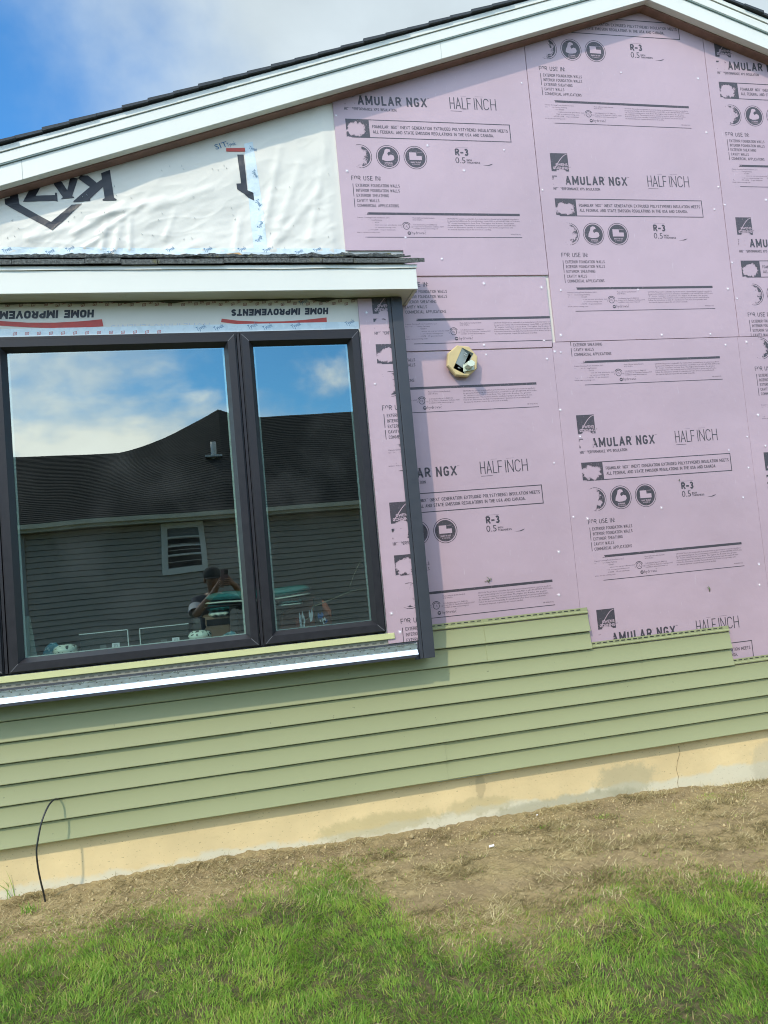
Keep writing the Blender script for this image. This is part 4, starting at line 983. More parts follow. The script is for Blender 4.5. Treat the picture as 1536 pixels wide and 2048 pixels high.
# ------------------------------------------------------------------ soil, lawn and small ground things
_bx = [-1.169, -0.968, -0.479, -0.236, 0.267, 0.529, 1.18, 1.662, 2.123, 3.057]; _bz = [0.031, 0.037, 0.055, 0.066, 0.045, 0.040, 0.026, 0.030, 0.030, -0.02]
def gheight(x, y):
    b = np.interp(x, _bx, _bz); d = np.clip(-y, 0, None)
    return b*np.exp(-d/0.45)-0.012*np.clip(d-1.2, 0, 6)**1.0
GB = [(-60,1868),(0,1862),(150,1850),(215,1825),(270,1806),(420,1800),(480,1780),(560,1765),(620,1730),(690,1730),(745,1760),(780,1800),(850,1828),(1000,1838),(1080,1800),(1230,1748),(1380,1722),(1470,1735),(1536,1712),(1640,1690)]
GBW = np.array([G(*q) for q in GB]); GBW = GBW[np.argsort(GBW[:, 0])]
def lawn_d(x, y):                              # >0 inside the lawn (metres from its ragged edge)
    return np.interp(x, GBW[:, 0], GBW[:, 1], left=GBW[0, 1], right=GBW[-1, 1])-y
TUFTS = [(740, 1705, .10), (775, 1712, .09), (720, 1735, .12), (800, 1725, .06), (650, 1735, .10), (650, 1790, .10), (700, 1790, .07), (480, 1755, .06), (350, 1775, .06), (330, 1795, .08), (565, 1760, .06), (270, 1790, .07), (60, 1815, .05), (1110, 1632, .06), (1210, 1640, .08), (1420, 1600, .09), (1480, 1590, .08), (1120, 1665, .04),
         (640, 1715, .05), (880, 1840, .05), (760, 1850, .06), (1300, 1650, .05), (215, 1815, .07), (590, 1700, .04), (930, 1622, .05), (690, 1692, .04), (460, 1770, .05)]
TUFW = [(*G(u, v), r) for u, v, r in TUFTS]
def vnoise(x, y, s, seed):
    rs = np.random.default_rng(seed); g = rs.random((64, 64)); X = (x*s) % 64; Y = (y*s) % 64
    i, j = X.astype(int) % 64, Y.astype(int) % 64; fx, fy = X-np.floor(X), Y-np.floor(Y); fx = fx*fx*(3-2*fx); fy = fy*fy*(3-2*fy)
    a = g[i, j]*(1-fx)+g[(i+1) % 64, j]*fx; b = g[i, (j+1) % 64]*(1-fx)+g[(i+1) % 64, (j+1) % 64]*fx
    return a*(1-fy)+b*fy
def ground():
    xs = np.concatenate([[-150, -60, -25, -12, -7], np.arange(-4, -1.6, 0.08), np.arange(-1.6, 3.4, 0.013), np.arange(3.4, 8, 0.1), [10, 14, 25, 60, 150]])
    ys = np.concatenate([[-150, -60, -30, -20, -14, -10, -7], np.arange(-5, -2.3, 0.1), np.arange(-2.3, 0.03, 0.013), [0.1, 2, 10, 40, 150]])
    X, Y = np.meshgrid(xs, ys, indexing='ij')
    near = ((X > -4) & (X < 8) & (Y > -5))
    Z = np.where(Y > 0.05, 0.0, gheight(X, Y))
    bump = 0.016*(vnoise(X+9, Y+9, 4, 1)-.5)+0.010*(vnoise(X+9, Y+9, 11, 2)-.5)+0.014*(vnoise(X+9, Y+9, 27, 3)-.5)+0.010*(vnoise(X+9, Y+9, 60, 4)-.5)
    Z = Z+np.where(near, bump, 0)
    v = np.stack([X, Y, Z], -1).reshape(-1, 3); nx, ny = X.shape; idx = np.arange(nx*ny).reshape(nx, ny)
    f = np.stack([idx[:-1, :-1], idx[1:, :-1], idx[1:, 1:], idx[:-1, 1:]], -1).reshape(-1, 4)
    d = lawn_d(X, Y); ld = np.clip((d+0.06*(vnoise(X+9, Y+9, 8, 5)-.5)*4-0.10)/0.30, 0, 1)
    mm = bpy.data.materials.new('dry_soil'); mm.use_nodes = True; t = NT(mm.node_tree); b = t.n['Principled BSDF']
    tc = t.node('ShaderNodeTexCoord').outputs['Object']
    c = t.ramp(t.noise(tc, 5.0, 9.0, 0.68), [(0.25, (0.21, 0.155, 0.08)), (0.45, (0.33, 0.255, 0.125)), (0.62, (0.43, 0.34, 0.17)), (0.8, (0.50, 0.40, 0.21))])
    c2 = t.ramp(t.noise(tc, 70.0, 5.0, 0.7), [(0.3, (0.13, 0.092, 0.046)), (0.55, (0.34, 0.26, 0.125)), (0.75, (0.50, 0.40, 0.21))])
    c = t.mix(0.45, c, c2)
    wet = t.smooth(t.noise(t.vmath('MULTIPLY', tc, (0.7, 1.6, 1)), 2.1, 4.0), 0.46, 0.62)
    c = t.mix(t.math('MULTIPLY', wet, 0.5), c, (0.24, 0.175, 0.10))
    at = t.node('ShaderNodeAttribute', attribute_name='tint').outputs['Fac']
    lw = t.ramp(t.noise(tc, 30.0, 4.0), [(0.3, (0.045, 0.05, 0.02)), (0.7, (0.15, 0.125, 0.06))])
    c = t.mix(at, c, lw)
    t.l.new(c, b.inputs['Base Color']); b.inputs['Roughness'].default_value = 0.95; b.inputs['Specular IOR Level'].default_value = 0.2
    h = t.math('ADD', t.noise(tc, 90.0, 6.0, 0.7), t.math('MULTIPLY', t.noise(tc, 22.0, 3.0), 1.5))
    bp = t.node('ShaderNodeBump', inp={'Strength': 0.9, 'Distance': 0.010, 'Height': h}); t.l.new(bp.outputs[0], b.inputs['Normal'])
    o = np_mesh('ground', v, f, mm, col=ld.reshape(-1), smooth=True); tag(o, kind='structure')
    global GSURF
    def GSURF(x, y):
        x = np.asarray(x, float); y = np.asarray(y, float)
        i = np.clip(np.searchsorted(xs, x)-1, 0, nx-2); j = np.clip(np.searchsorted(ys, y)-1, 0, ny-2)
        return (Z[i, j]+Z[i+1, j]+Z[i, j+1]+Z[i+1, j+1])/4
ground()

def blade_mat(name, stops, trans):
    mm = bpy.data.materials.new(name); mm.use_nodes = True; t = NT(mm.node_tree); t.n.clear(); out = t.node('ShaderNodeOutputMaterial')
    at = t.node('ShaderNodeAttribute', attribute_name='tint').outputs['Fac']
    c = t.ramp(at, stops)
    p = t.node('ShaderNodeBsdfPrincipled', inp={'Base Color': c, 'Roughness': 0.55}); p.inputs['Specular IOR Level'].default_value = 0.35
    tr = t.node('ShaderNodeBsdfTranslucent', inp={'Color': c})
    mx = t.node('ShaderNodeMixShader', inp={0: trans, 1: p.outputs[0], 2: tr.outputs[0]}); t.l.new(mx.outputs[0], out.inputs[0]); return mm
M_GRASS = blade_mat('grass_blades', [(0.0, (0.085, 0.185, 0.028)), (0.35, (0.185, 0.345, 0.042)), (0.65, (0.285, 0.455, 0.060)), (0.85, (0.42, 0.51, 0.085)), (0.93, (0.50, 0.42, 0.16)), (1.0, (0.58, 0.47, 0.22))], 0.42)
M_STRAW = blade_mat('dry_straw', [(0.0, (0.12, 0.095, 0.038)), (0.3, (0.27, 0.215, 0.09)), (0.65, (0.50, 0.41, 0.20)), (1.0, (0.72, 0.62, 0.36))], 0.12)
def blades(x, y, z, h, w, lean, az, twist, curl):
    """arrays -> ribbons of three quads each"""
    n = len(x); T = np.array([0, .38, .72, 1.0]); V = np.zeros((n, 8, 3), np.float32)
    dx, dy = np.cos(az), np.sin(az); px, py = np.cos(twist), np.sin(twist)
    for k, t in enumerate(T):
        th = lean+curl*t; r = h*t*np.sin(np.clip(th, 0, 1.75))*0.9; up = h*t*np.cos(np.clip(th, 0, 1.75))
        ww = w*(1-t**2.2)*0.5+0.0002
        V[:, 2*k, 0] = x+dx*r-px*ww; V[:, 2*k, 1] = y+dy*r-py*ww; V[:, 2*k, 2] = z+up
        V[:, 2*k+1, 0] = x+dx*r+px*ww; V[:, 2*k+1, 1] = y+dy*r+py*ww; V[:, 2*k+1, 2] = z+up
    base = (np.arange(n)*8)[:, None]
    f = np.concatenate([base+np.array([0, 1, 3, 2]), base+np.array([2, 3, 5, 4]), base+np.array([4, 5, 7, 6])], 0)
    return V.reshape(-1, 3), f
def lawn():
    r = np.random.default_rng(11)
    N1 = 620000
    x = r.uniform(-2.0, 3.4, N1); y = r.uniform(-2.5, -0.15, N1)
    d = lawn_d(x, y)+0.10*(vnoise(x+9, y+9, 7, 21)-.5)*2+0.05*(vnoise(x+9, y+9, 19, 22)-.5)*2
    dens = np.clip((d+0.13)/0.34, 0, 1)**1.15
    dens *= 0.42+0.58*np.clip(vnoise(x+9, y+9, 12, 23)*1.9-0.25, 0, 1)
    bare = np.clip(1.4-vnoise(x+9, y+9, 3.1, 24)*2.2, 0, 1); edge = np.clip(1-(d)/0.5, 0, 1)
    dens *= 1-0.75*bare*edge
    tuft = np.zeros(N1)
    for tx, ty, tr in TUFW: tuft = np.maximum(tuft, np.clip(1-((x-tx)**2+((y-ty)*1.3)**2)/tr**2, 0, 1)*(0.35+0.65*(vnoise(x+9, y+9, 24, 29))))
    dens = np.maximum(dens, 0.75*tuft*(d < 0.15))
    dens = np.maximum(dens, 0.05*np.clip(vnoise(x+9, y+9, 10, 44)*2-0.9, 0, 1)*np.clip(1.1+y*0.2, 0, 1))
    k = r.random(N1) < dens*0.66
    x, y, d = x[k], y[k], d[k]; n1 = len(x)
    N2 = 60000; x2 = r.uniform(-6, 8, N2); y2 = r.uniform(-8, -1.3, N2); k2 = ~((x2 > -2) & (x2 < 3.4) & (y2 > -2.5)); x2, y2 = x2[k2], y2[k2]
    x = np.concatenate([x, x2]); y = np.concatenate([y, y2]); d = np.concatenate([d, np.ones(len(x2))]); n = len(x)
    big = np.arange(n) >= n1
    cl = vnoise(x+9, y+9, 13, 25); az = 2*math.pi*vnoise(x+9, y+9, 6, 26)*1.6+r.normal(0, 0.9, n)
    h = (0.014+0.017*vnoise(x+9, y+9, 5, 27)+0.020*r.random(n))*np.clip(0.6+d*1.2, 0.55, 1.0); h = np.where(big, h*1.1, h)
    w = r.uniform(0.0014, 0.0029, n)*np.where(big, 2.4, 1)
    lean = np.abs(r.normal(0.45, 0.35, n)); curl = np.abs(r.normal(0.5, 0.4, n)); tw = r.uniform(0, math.pi, n)
    V, f = blades(x, y, GSURF(x, y)-0.004, h, w, lean, az, tw, curl)
    tint = np.clip(0.16+0.34*cl+0.28*vnoise(x+9, y+9, 2.7, 41)+r.normal(0, 0.18, n)+0.15*np.clip(0.25-d, 0, .25)/.25, 0, 0.88)
    dry = r.random(n) < (0.08+0.22*np.clip(1-d/0.35, 0, 1)); tint = np.where(dry, r.uniform(0.88, 1.0, n), tint)
    tag(np_mesh('grass', V, f, M_GRASS, col=np.repeat(tint, 8)), 'green lawn grass growing in front of the bare soil strip', 'grass', kind='stuff')
    # dead thatch lying on the soil: mats of it, thickest to the right and along the wall
    N = 420000; x = r.uniform(-1.9, 3.3, N); y = r.uniform(-1.6, -0.015, N); d = lawn_d(x, y)
    mats_ = np.clip(vnoise(x*0.8+9, y*2.2+9, 4, 31)*2.2-0.75, 0.0, 1)*np.clip(vnoise(x+9, y*1.8+9, 15, 32)*2.0-0.45, 0.04, 1)
    wall_ = np.exp(-((y+0.03)/0.07)**2)*np.clip(vnoise(x+9, y+9, 6, 35)*1.8-0.4, 0, 1)*0.9
    pr = np.maximum(mats_*np.clip(0.35+(x+0.9)*0.40, 0.22, 1), wall_)*np.clip(1-d/0.6, 0, 1)+0.05*np.clip(1-np.abs(d-0.05)/0.35, 0, 1)+0.012
    k = r.random(N) < pr*0.60; x, y = x[k], y[k]; n = len(x)
    az = r.normal(0.1, 0.75, n)+math.pi*(r.random(n) < 0.5)
    V, f = blades(x, y, GSURF(x, y)+0.002, r.uniform(0.014, 0.050, n), r.uniform(0.0011, 0.0026, n), r.uniform(1.05, 1.5, n), az, az+1.57+r.normal(0, .4, n), r.uniform(-0.35, 0.2, n))
    tag(np_mesh('dead_grass', V, f, M_STRAW, col=np.repeat(np.clip(vnoise(x+9, y+9, 8, 33)*0.55+r.normal(0.12, .27, n), 0, 1), 8)), 'dry brown thatch scattered over the bare soil strip', 'dead grass', kind='stuff')
    # crumbs of soil and small stones
    n = 4200; x = r.uniform(-1.6, 3.2, n); y = -np.abs(r.normal(0, 0.35, n))-0.02; k = lawn_d(x, y) < 0.15; x, y = x[k], y[k]; n = len(x)
    base = np.array([[1,0,0],[-1,0,0],[0,1,0],[0,-1,0],[0,0,1],[0,0,-1]], float); tri = np.array([[0,2,4],[2,1,4],[1,3,4],[3,0,4],[2,0,5],[1,2,5],[3,1,5],[0,3,5]])
    s = np.exp(r.normal(-5.6, 0.45, n)); V = base[None]*s[:, None, None]*r.uniform(0.6, 1.3, (n, 6, 3)); V += np.stack([x, y, GSURF(x, y)+s*0.2], -1)[:, None, :]
    f = (np.arange(n)*6)[:, None, None]+tri[None]
    tag(np_mesh('soil_crumbs', V.reshape(-1, 3), f.reshape(-1, 3), mat('soil_crumb', (0.40, 0.31, 0.16), 0.95, 0.5, 25)), 'clods and small stones lying on the bare soil', 'soil crumbs', kind='stuff')
lawn()

def weed(u, v, n, hmin, hmax, label, seed):
    r = np.random.default_rng(seed); x0, y0 = G(u, v, 0.03); z0 = float(GSURF(x0, y0))
    x = x0+r.normal(0, 0.018, n); y = y0+r.normal(0, 0.012, n)
    V, f = blades(x, y, np.full(n, z0-0.004), r.uniform(hmin, hmax, n), r.uniform(0.002, 0.0042, n), np.abs(r.normal(0.12, 0.14, n)), r.choice([0.2, 2.9, -0.3, 3.4, 1.5], n)+r.normal(0, .4, n), r.uniform(-.5, .5, n), np.abs(r.normal(0.25, .15, n)))
    o = np_mesh('weed', V, f, M_GRASS, col=np.repeat(np.clip(r.normal(0.35, .2, n), 0, 0.9), 8)); tag(o, label, 'weed', 'weeds along the foundation')
weed(27, 1795, 22, 0.06, 0.17, 'tall thin weed by the foundation left of the black cable', 3)
weed(60, 1822, 26, 0.03, 0.06, 'low green weed at the foot of the black cable', 4)
weed(1088, 1652, 16, 0.015, 0.035, 'small flattened weed in the soil close to the grey patch of the foundation', 5)
def scraps():
    for u, v, s, lab in ((984, 1702, 0.016, 'flat white scrap of litter on the bare soil'), (1075, 1638, 0.006, 'tiny white fleck on the soil near the foundation')):
        x, y = G(u, v, 0.01); z = float(GSURF(x, y))+0.012; mb = MB()
        p = [(x-s, y-s*.5), (x+s*.7, y-s*.6), (x+s, y+s*.5), (x-s*.6, y+s*.6)]
        mb.hexa([(a, b, z+0.1*(a-x)) for a, b in p], [(a, b, z+0.003+0.1*(a-x)) for a, b in p])
        tag(mb.build('litter', M_NAIL), lab, 'litter', 'litter on the soil')
    # torn plant bits caught on the foam
    for i, (u, v, s, lab) in enumerate(((979, 1162, 0.05, 'green sprig of torn grass stuck on the foam above the thick printed rule'), (1419, 1183, 0.042, 'dark blade of torn grass stuck on the foam over the stepped siding'), (1358, 962, 0.016, 'brown plant fleck stuck on the foam by the large printed number'))):
        x, z = W(u, v, YFOAM-0.003); r = random.Random(40+i); mb = MB()
        for k in range(7 if i == 0 else 4):
            a = r.uniform(0, 6.28) if i == 0 else R(80)+r.uniform(-.35, .35); L = s*r.uniform(0.4, 1.0)*(0.6 if i == 0 else 1)
            mb.tube([(x, YFOAM-0.003, z), (x+L*.5*math.cos(a), YFOAM-0.005-0.004*r.random(), z+L*.5*math.sin(a)), (x+L*math.cos(a+.3), YFOAM-0.004, z+L*math.sin(a+.3))], [0.0015, 0.0022, 0.0006], 4)
        tag(mb.build('torn_grass', mat('bruised_leaf', (0.10, 0.13, 0.05) , 0.7, 0.3, 60)), lab, 'torn grass', 'plant bits on the foam')
scraps()
# ------------------------------------------------------------------ what the panes mirror: the house across the yard, and the photographer
YG = YB+0.018
def V(u, v, y):                                # photo pixel seen in the mirror -> (x, z) on the plane y behind the camera
    return W(u, v, 2*YG-y)
def neighbour():
    yw = -10.2; ye = yw+0.38
    ez = V(300, 1044, ye)[1]; xl = V(45, 1150, yw)[0]; xr = 9.5
    t = empty('neighbour_house', (3, yw, 0), 'dark grey sided house across the yard with dark shingle roof, mirrored in the window', 'house')
    mb = MB(); z = 0.15; top = ez+0.02
    while z < top:                             # lapped siding
        z1 = min(z+0.1016, top)
        mb.face([(xl, yw+0.022, z), (xr, yw+0.022, z), (xr, yw+0.004, z1-0.012), (xl, yw+0.004, z1-0.012)]); mb.face([(xl, yw+0.004, z1-0.012), (xr, yw+0.004, z1-0.012), (xr, yw-0.02, z1), (xl, yw-0.02, z1)]); mb.face([(xl, yw-0.02, z), (xr, yw-0.02, z), (xr, yw+0.022, z), (xl, yw+0.022, z)]); z = z1
    mb.build('wall', mat('slate_grey_siding', (0.43, 0.405, 0.35), 0.6, 0.05, 4), t)
    mb = MB(); mb.box(xl-4, xr, yw-8, yw-0.021, -0.1, top); mb.build('house_body', mat('grey_block', (0.12, 0.12, 0.12), 0.8), t)
    mb = MB(); mb.box(xl-4.5, xr+0.4, ye-0.02, ye, ez-0.02, ez+0.11); mb.box(xl-4.5, xr+0.4, ye+0.001, ye+0.09, ez+0.04, ez+0.115); mb.box(xl-4.5, xr+0.4, yw+0.02, ye-0.021, ez-0.01, ez+0.0)
    mb.build('gutter', mat('pale_gutter', (0.62, 0.63, 0.50), 0.5), t)
    mb = MB(); mb.box(xl-0.07, xl+0.06, yw+0.017, yw+0.04, 0.1, ez-0.03); mb.build('corner_trim', mat('grey_trim', (0.36, 0.38, 0.37), 0.6), t)
    # roof: low ridge on the left, a taller part on the right
    yr = yw-3.0; rz = V(120, 911, yr)[1]; rz2 = V(610, 829, yr-0.5)[1]; xs = V(236, 906, yr)[0]; xpk = V(436, 821, yr-0.5)[0]
    mb = MB(); zp_ = V(436, 819, yr)[1]; nc = 44; rz2 = V(610, 829, yr)[1]; xpk = V(436, 821, yr)[0]
    line = [(xl-4.5, rz)]+[(xs+(xpk-xs)*k/10, rz+(zp_-rz)*((k/10)**1.35)) for k in range(11)]+[(xpk+0.55, rz2+0.03), (xpk+0.9, rz2), (xr+.5, rz2)]
    for k in range(nc):                        # stepped shingle courses rising from the eave to the ridge line
        a, b = k/nc, (k+1)/nc
        f = lambda p, s, e: (p[0], ye+0.05+(yr-ye-0.05)*s, ez+0.12+(p[1]-ez-0.12)*s+e)
        for p, q in zip(line, line[1:]):
            mb.face([f(p, a, .013), f(q, a, .013), f(q, b, .002), f(p, b, .002)]); mb.face([f(p, a, -.01), f(q, a, -.01), f(q, a, .013), f(p, a, .013)])
    for p, q in zip(line, line[1:]): mb.face([(p[0], yr, p[1]), (q[0], yr, q[1]), (q[0], 2*yr-ye, ez+.12), (p[0], 2*yr-ye, ez+.12)])
    mb.build('roof', mat('dark_roof_shingle', (0.017, 0.019, 0.020), 0.95, 0.4, 9, 0.01, 40), t)
    zq = lambda y: ez+0.12+(zp_-ez-0.12)*(y-ye-0.05)/(yr-ye-0.05)
    def rz_at(x):
        for p, q in zip(line, line[1:]):
            if p[0] <= x <= q[0]: return p[1]+(q[1]-p[1])*(x-p[0])/(q[0]-p[0])
        return rz
    best = None
    for k in range(10, 98):
        s = k/100; yv = ye+0.05+(yr-ye-0.05)*s; vx, vz = V(428, 916, yv); zb = ez+0.12+(rz_at(vx)-ez-0.12)*s
        if best is None or abs(zb-vz) < best[0]: best = (abs(zb-vz), yv, vx, zb)
    _, yv, vx, zb = best; hz = V(428, 884, yv)[1]
    mb = MB(); mb.tube([(vx, yv, zb-0.05), (vx, yv, hz)], 0.055, 12)
    mb.box(vx-0.16, vx+0.16, yv-0.2, yv+0.2, zb-0.01, zb+0.03); mb.build('vent_pipe', mat('pale_vent', (0.55, 0.6, 0.6), 0.5), t)
    # window
    (x0, z1), (x1, z0) = V(320, 1048, yw+0.04), V(415, 1141, yw+0.04)
    mb = MB(); w = 0.10
    for a in ((x0, x1, z1-w, z1), (x0, x1, z0, z0+w), (x0, x0+w, z0+w, z1-w), (x1-w, x1, z0+w, z1-w)): mb.box(a[0], a[1], yw+0.017, yw+0.06, a[2], a[3])
    wn = mb.build('window', mat('pale_window_trim', (0.80, 0.86, 0.80), 0.5), t)
    mb = MB(); h = z1-z0-2*w
    for q in (0.30, 0.52, 0.74): mb.box(x0+w, x1-w, yw+0.02, yw+0.045, z0+w+h*q, z0+w+h*q+0.03)
    mb.build('sash_bar', mat('pale_window_trim', (0.80, 0.86, 0.80), 0.5), wn)
    mb = MB(); mb.box(x0+w, x1-w, yw+0.0172, yw+0.0192, z0+w, z1-w); mb.build('pane', mat('dark_glass', (0.015, 0.018, 0.02), 0.08), wn)
    mb = MB(); mb.box(x0+w, x1-w, yw+0.0194, yw+0.021, z0+w+h*0.74+0.03, z1-w); mb.build('roller_blind', mat('grey_blind', (0.2, 0.22, 0.22), 0.7), wn)
neighbour()

def skinned(name, pts, edges, mats, parent, root=0, sub=2):
    bm = bmesh.new(); ly = bm.verts.layers.skin.verify(); vs = []
    for p in pts:
        v = bm.verts.new(p[:3]); r = p[3]; v[ly].radius = (r, r) if not hasattr(r, '__len__') else r; vs.append(v)
    for a, b in edges: bm.edges.new((vs[a], vs[b]))
    vs[root][ly].use_root = True
    me = bpy.data.meshes.new(name); bm.to_mesh(me); bm.free()
    o = bpy.data.objects.new(name, me); COL.objects.link(o)
    o.modifiers.new('skin', 'SKIN').use_smooth_shade = True
    sm = o.modifiers.new('sub', 'SUBSURF'); sm.levels = sub; sm.render_levels = sub
    dg = bpy.context.evaluated_depsgraph_get(); dg.update()
    m2 = bpy.data.meshes.new_from_object(o.evaluated_get(dg)); m2.name = name
    bpy.data.objects.remove(o); bpy.data.meshes.remove(me)
    for p in m2.polygons: p.use_smooth = True
    m2.materials.clear()
    return link(name, m2, mats, parent)
def person():
    gz = -0.06; py = -4.36; cx = -0.15
    t = empty('person', (cx, py, gz), 'person in dark clothes and cap holding up a phone, mirrored in the window', 'person')
    skin = mat('tanned_skin', (0.30, 0.17, 0.11), 0.5, 0.08, 20); navy = mat('navy_cloth', (0.02, 0.025, 0.045), 0.85, 0.15, 30, 0.001, 120); jean = mat('blue_jeans', (0.04, 0.06, 0.11), 0.9, 0.15, 30)
    # body: pelvis root, spine, neck, head, both arms with hands and fingers, both legs with feet
    P = []; E = []
    def add(x, y, z, r, par=None):
        P.append((x, y, z, r)); i = len(P)-1
        if par is not None: E.append((par, i))
        return i
    pel = add(cx, py, 0.80, (0.145, 0.10)); wa = add(cx, py-0.01, 0.95, (0.135, 0.095), pel); ch = add(cx, py, 1.10, (0.155, 0.105), wa); uc = add(cx, py+0.01, 1.22, (0.13, 0.09), ch)
    nk = add(cx, py+0.03, 1.30, 0.055, uc); n2 = add(cx, py+0.045, 1.345, 0.054, nk)
    jaw = add(cx, py+0.075, 1.385, (0.060, 0.066), n2); hd = add(cx, py+0.072, 1.44, (0.074, 0.088), jaw); cr = add(cx, py+0.06, 1.50, (0.070, 0.082), hd)
    def arm(s, sh, el, wr, palm, fingers, thumb):
        a = add(*sh, 0.058, uc); m = add(*[(sh[i]+el[i])/2 for i in range(3)], 0.049, a); b = add(*el, 0.041, m)
        q = add(*[el[i]+(wr[i]-el[i])*0.35 for i in range(3)], 0.043, b); c = add(*wr, 0.027, q); d = add(*palm, (0.036, 0.018), c)
        for f in fingers:
            k = d
            for j, p in enumerate(f): k = add(*p, 0.0088-0.0007*j, k)
        k = c
        for j, p in enumerate(thumb): k = add(*p, (0.013, 0.0105, 0.009)[j], k)
    # phone held just behind the lens
    ph = Vector((-0.022, -4.018, 1.452)); tl = math.radians(4)
    def onph(a, b, c): return (ph.x+a*math.cos(tl)+b*math.sin(tl), ph.y+c, ph.z-a*math.sin(tl)+b*math.cos(tl))
    rf = [[onph(0.050+0.0*i, -0.020-0.019*i, -0.012), onph(0.040, -0.018-0.019*i, 0.0135), onph(0.020, -0.018-0.019*i, 0.0165), onph(0.002-0.004*i, -0.020-0.019*i, 0.0165)] for i in range(4)]
    rt = [onph(0.050, -0.010, -0.030), onph(0.035, 0.012, -0.022), onph(0.022, 0.022, -0.020)]
    arm(1, (cx+0.175, py+0.0, 1.215), (0.235, -4.30, 1.10), (0.088, -4.075, 1.345), onph(0.060, -0.055, -0.020), rf, rt)
    lf = [[onph(-0.052, -0.040-0.018*i, -0.012), onph(-0.042, -0.040-0.018*i, 0.0135), onph(-0.026, -0.042-0.018*i, 0.0165), onph(-0.010+0.003*i, -0.046-0.018*i, 0.0165)] for i in range(4)]
    lt = [onph(-0.050, -0.030, -0.032), onph(-0.036, -0.012, -0.024), onph(-0.024, -0.004, -0.021)]
    arm(-1, (cx-0.175, py+0.0, 1.215), (-0.335, -4.20, 1.095), (-0.118, -4.070, 1.330), onph(-0.062, -0.068, -0.020), lf, lt)
    for s in (-1, 1):
        h = add(cx+s*0.085, py, 0.74, 0.088, pel); k = add(cx+s*0.11, py+0.06, 0.40, 0.056, h); c = add(cx+s*0.115, py+0.02, 0.24, 0.054, k); a = add(cx+s*0.12, py-0.02, gz+0.09, 0.036, c); ft = add(cx+s*0.125, py+0.04, gz+0.045, 0.036, a); add(cx+s*0.135, py+0.15, gz+0.032, 0.030, ft)
    body = skinned('body', P, E, skin, t)
    # face: nose, ears, eyes, mouth
    mb = MB(); hy = py+0.072
    mb.tube([(cx, hy+0.088, 1.452), (cx, hy+0.100, 1.430), (cx, hy+0.106, 1.416), (cx, hy+0.088, 1.408)], [0.008, 0.010, 0.014, 0.009], 8)
    for s in (-1, 1): mb.lathe([(0.001, -0.03), (0.010, -0.026), (0.014, 0), (0.012, 0.02), (0.001, 0.03)], (cx+s*0.078, hy-0.005, 1.435), 8)
    mb.build('nose_and_ears', skin, body)
    mb = MB()
    for s in (-1, 1): mb.lathe([(0.001, -0.008), (0.009, -0.005), (0.012, 0), (0.009, 0.005), (0.001, 0.008)], (cx+s*0.031, hy+0.078, 1.449), 10)
    mb.build('eyes', mat('dark_eye', (0.04, 0.03, 0.025), 0.2), body)
    mb = MB(); mb.tube([(cx-0.024, hy+0.070, 1.386), (cx, hy+0.080, 1.388), (cx+0.024, hy+0.070, 1.386)], [0.003, 0.006, 0.003], 6); mb.build('mouth', mat('lips', (0.22, 0.09, 0.07), 0.5), body)
    # shirt, sleeves, trousers, shoes, cap
    P2 = [(cx, py, 0.80, (0.165, 0.118)), (cx, py-0.01, 0.95, (0.158, 0.118)), (cx, py, 1.10, (0.172, 0.124)), (cx, py+0.01, 1.21, (0.140, 0.104)), (cx, py+0.025, 1.275, 0.066)]
    E2 = [(0, 1), (1, 2), (2, 3), (3, 4)]
    for s, el in ((1, (0.235, -4.30, 1.10)), (-1, (-0.335, -4.20, 1.095))):
        i = len(P2); sh = (cx+s*0.175, py, 1.215)
        P2 += [(*sh, 0.074), (*[sh[k]+(el[k]-sh[k])*0.72 for k in range(3)], 0.066)]; E2 += [(3, i), (i, i+1)]
    skinned('shirt', P2, E2, navy, body)
    sl = MB(); sh = (cx-0.175, py, 1.215); el = (-0.335, -4.20, 1.095)
    sl.tube([[sh[k]+(el[k]-sh[k])*q for k in range(3)] for q in (0.42, 0.6, 0.86)], [0.074, 0.072, 0.069], 14, caps=False); sl.build('pale_sleeve', mat('pale_cloth', (0.55, 0.58, 0.6), 0.8), body)
    P3 = [(cx, py, 0.82, (0.150, 0.112))]; E3 = []
    for s in (-1, 1):
        i = len(P3); P3 += [(cx+s*0.088, py, 0.72, 0.098), (cx+s*0.11, py+0.055, 0.40, 0.072), (cx+s*0.12, py-0.01, gz+0.10, 0.058)]; E3 += [(0, i), (i, i+1), (i+1, i+2)]
    skinned('trousers', P3, E3, jean, body)
    P4 = []; E4 = []
    for s in (-1, 1):
        mb = MB(); mb.tube([(cx+s*0.12, py-0.06, gz+0.05), (cx+s*0.125, py+0.02, gz+0.055), (cx+s*0.13, py+0.10, gz+0.042), (cx+s*0.14, py+0.19, gz+0.034)], [0.040, 0.048, 0.044, 0.026], 12); mb.build('shoe', mat('grey_shoe', (0.12, 0.12, 0.13), 0.7), body)
    mb = MB(); mb.lathe([(0.088, -0.035), (0.092, -0.01), (0.088, 0.03), (0.068, 0.062), (0.03, 0.078), (0.001, 0.080)], (cx, py+0.062, 1.495), 20)
    n = 10; arc = [(cx+0.085*math.sin(q), py+0.062+0.085*math.cos(q), 1.465) for q in [R(-62+124*k/n) for k in range(n+1)]]; arc2 = [(cx+0.080*math.sin(q), py+0.075+0.150*math.cos(q), 1.452) for q in [R(-62+124*k/n) for k in range(n+1)]]
    for k in range(n): mb.face([arc[k], arc[k+1], arc2[k+1], arc2[k]]); mb.face([(p[0], p[1], p[2]-0.004) for p in (arc[k], arc2[k], arc2[k+1], arc[k+1])])
    mb.build('cap', mat('dark_cap', (0.015, 0.017, 0.02), 0.85), body)
    # phone (camera looks out past the top corner of its back)
    ph_ = empty('phone', ph, 'dark phone held up in both hands by the person in the cap', 'phone')
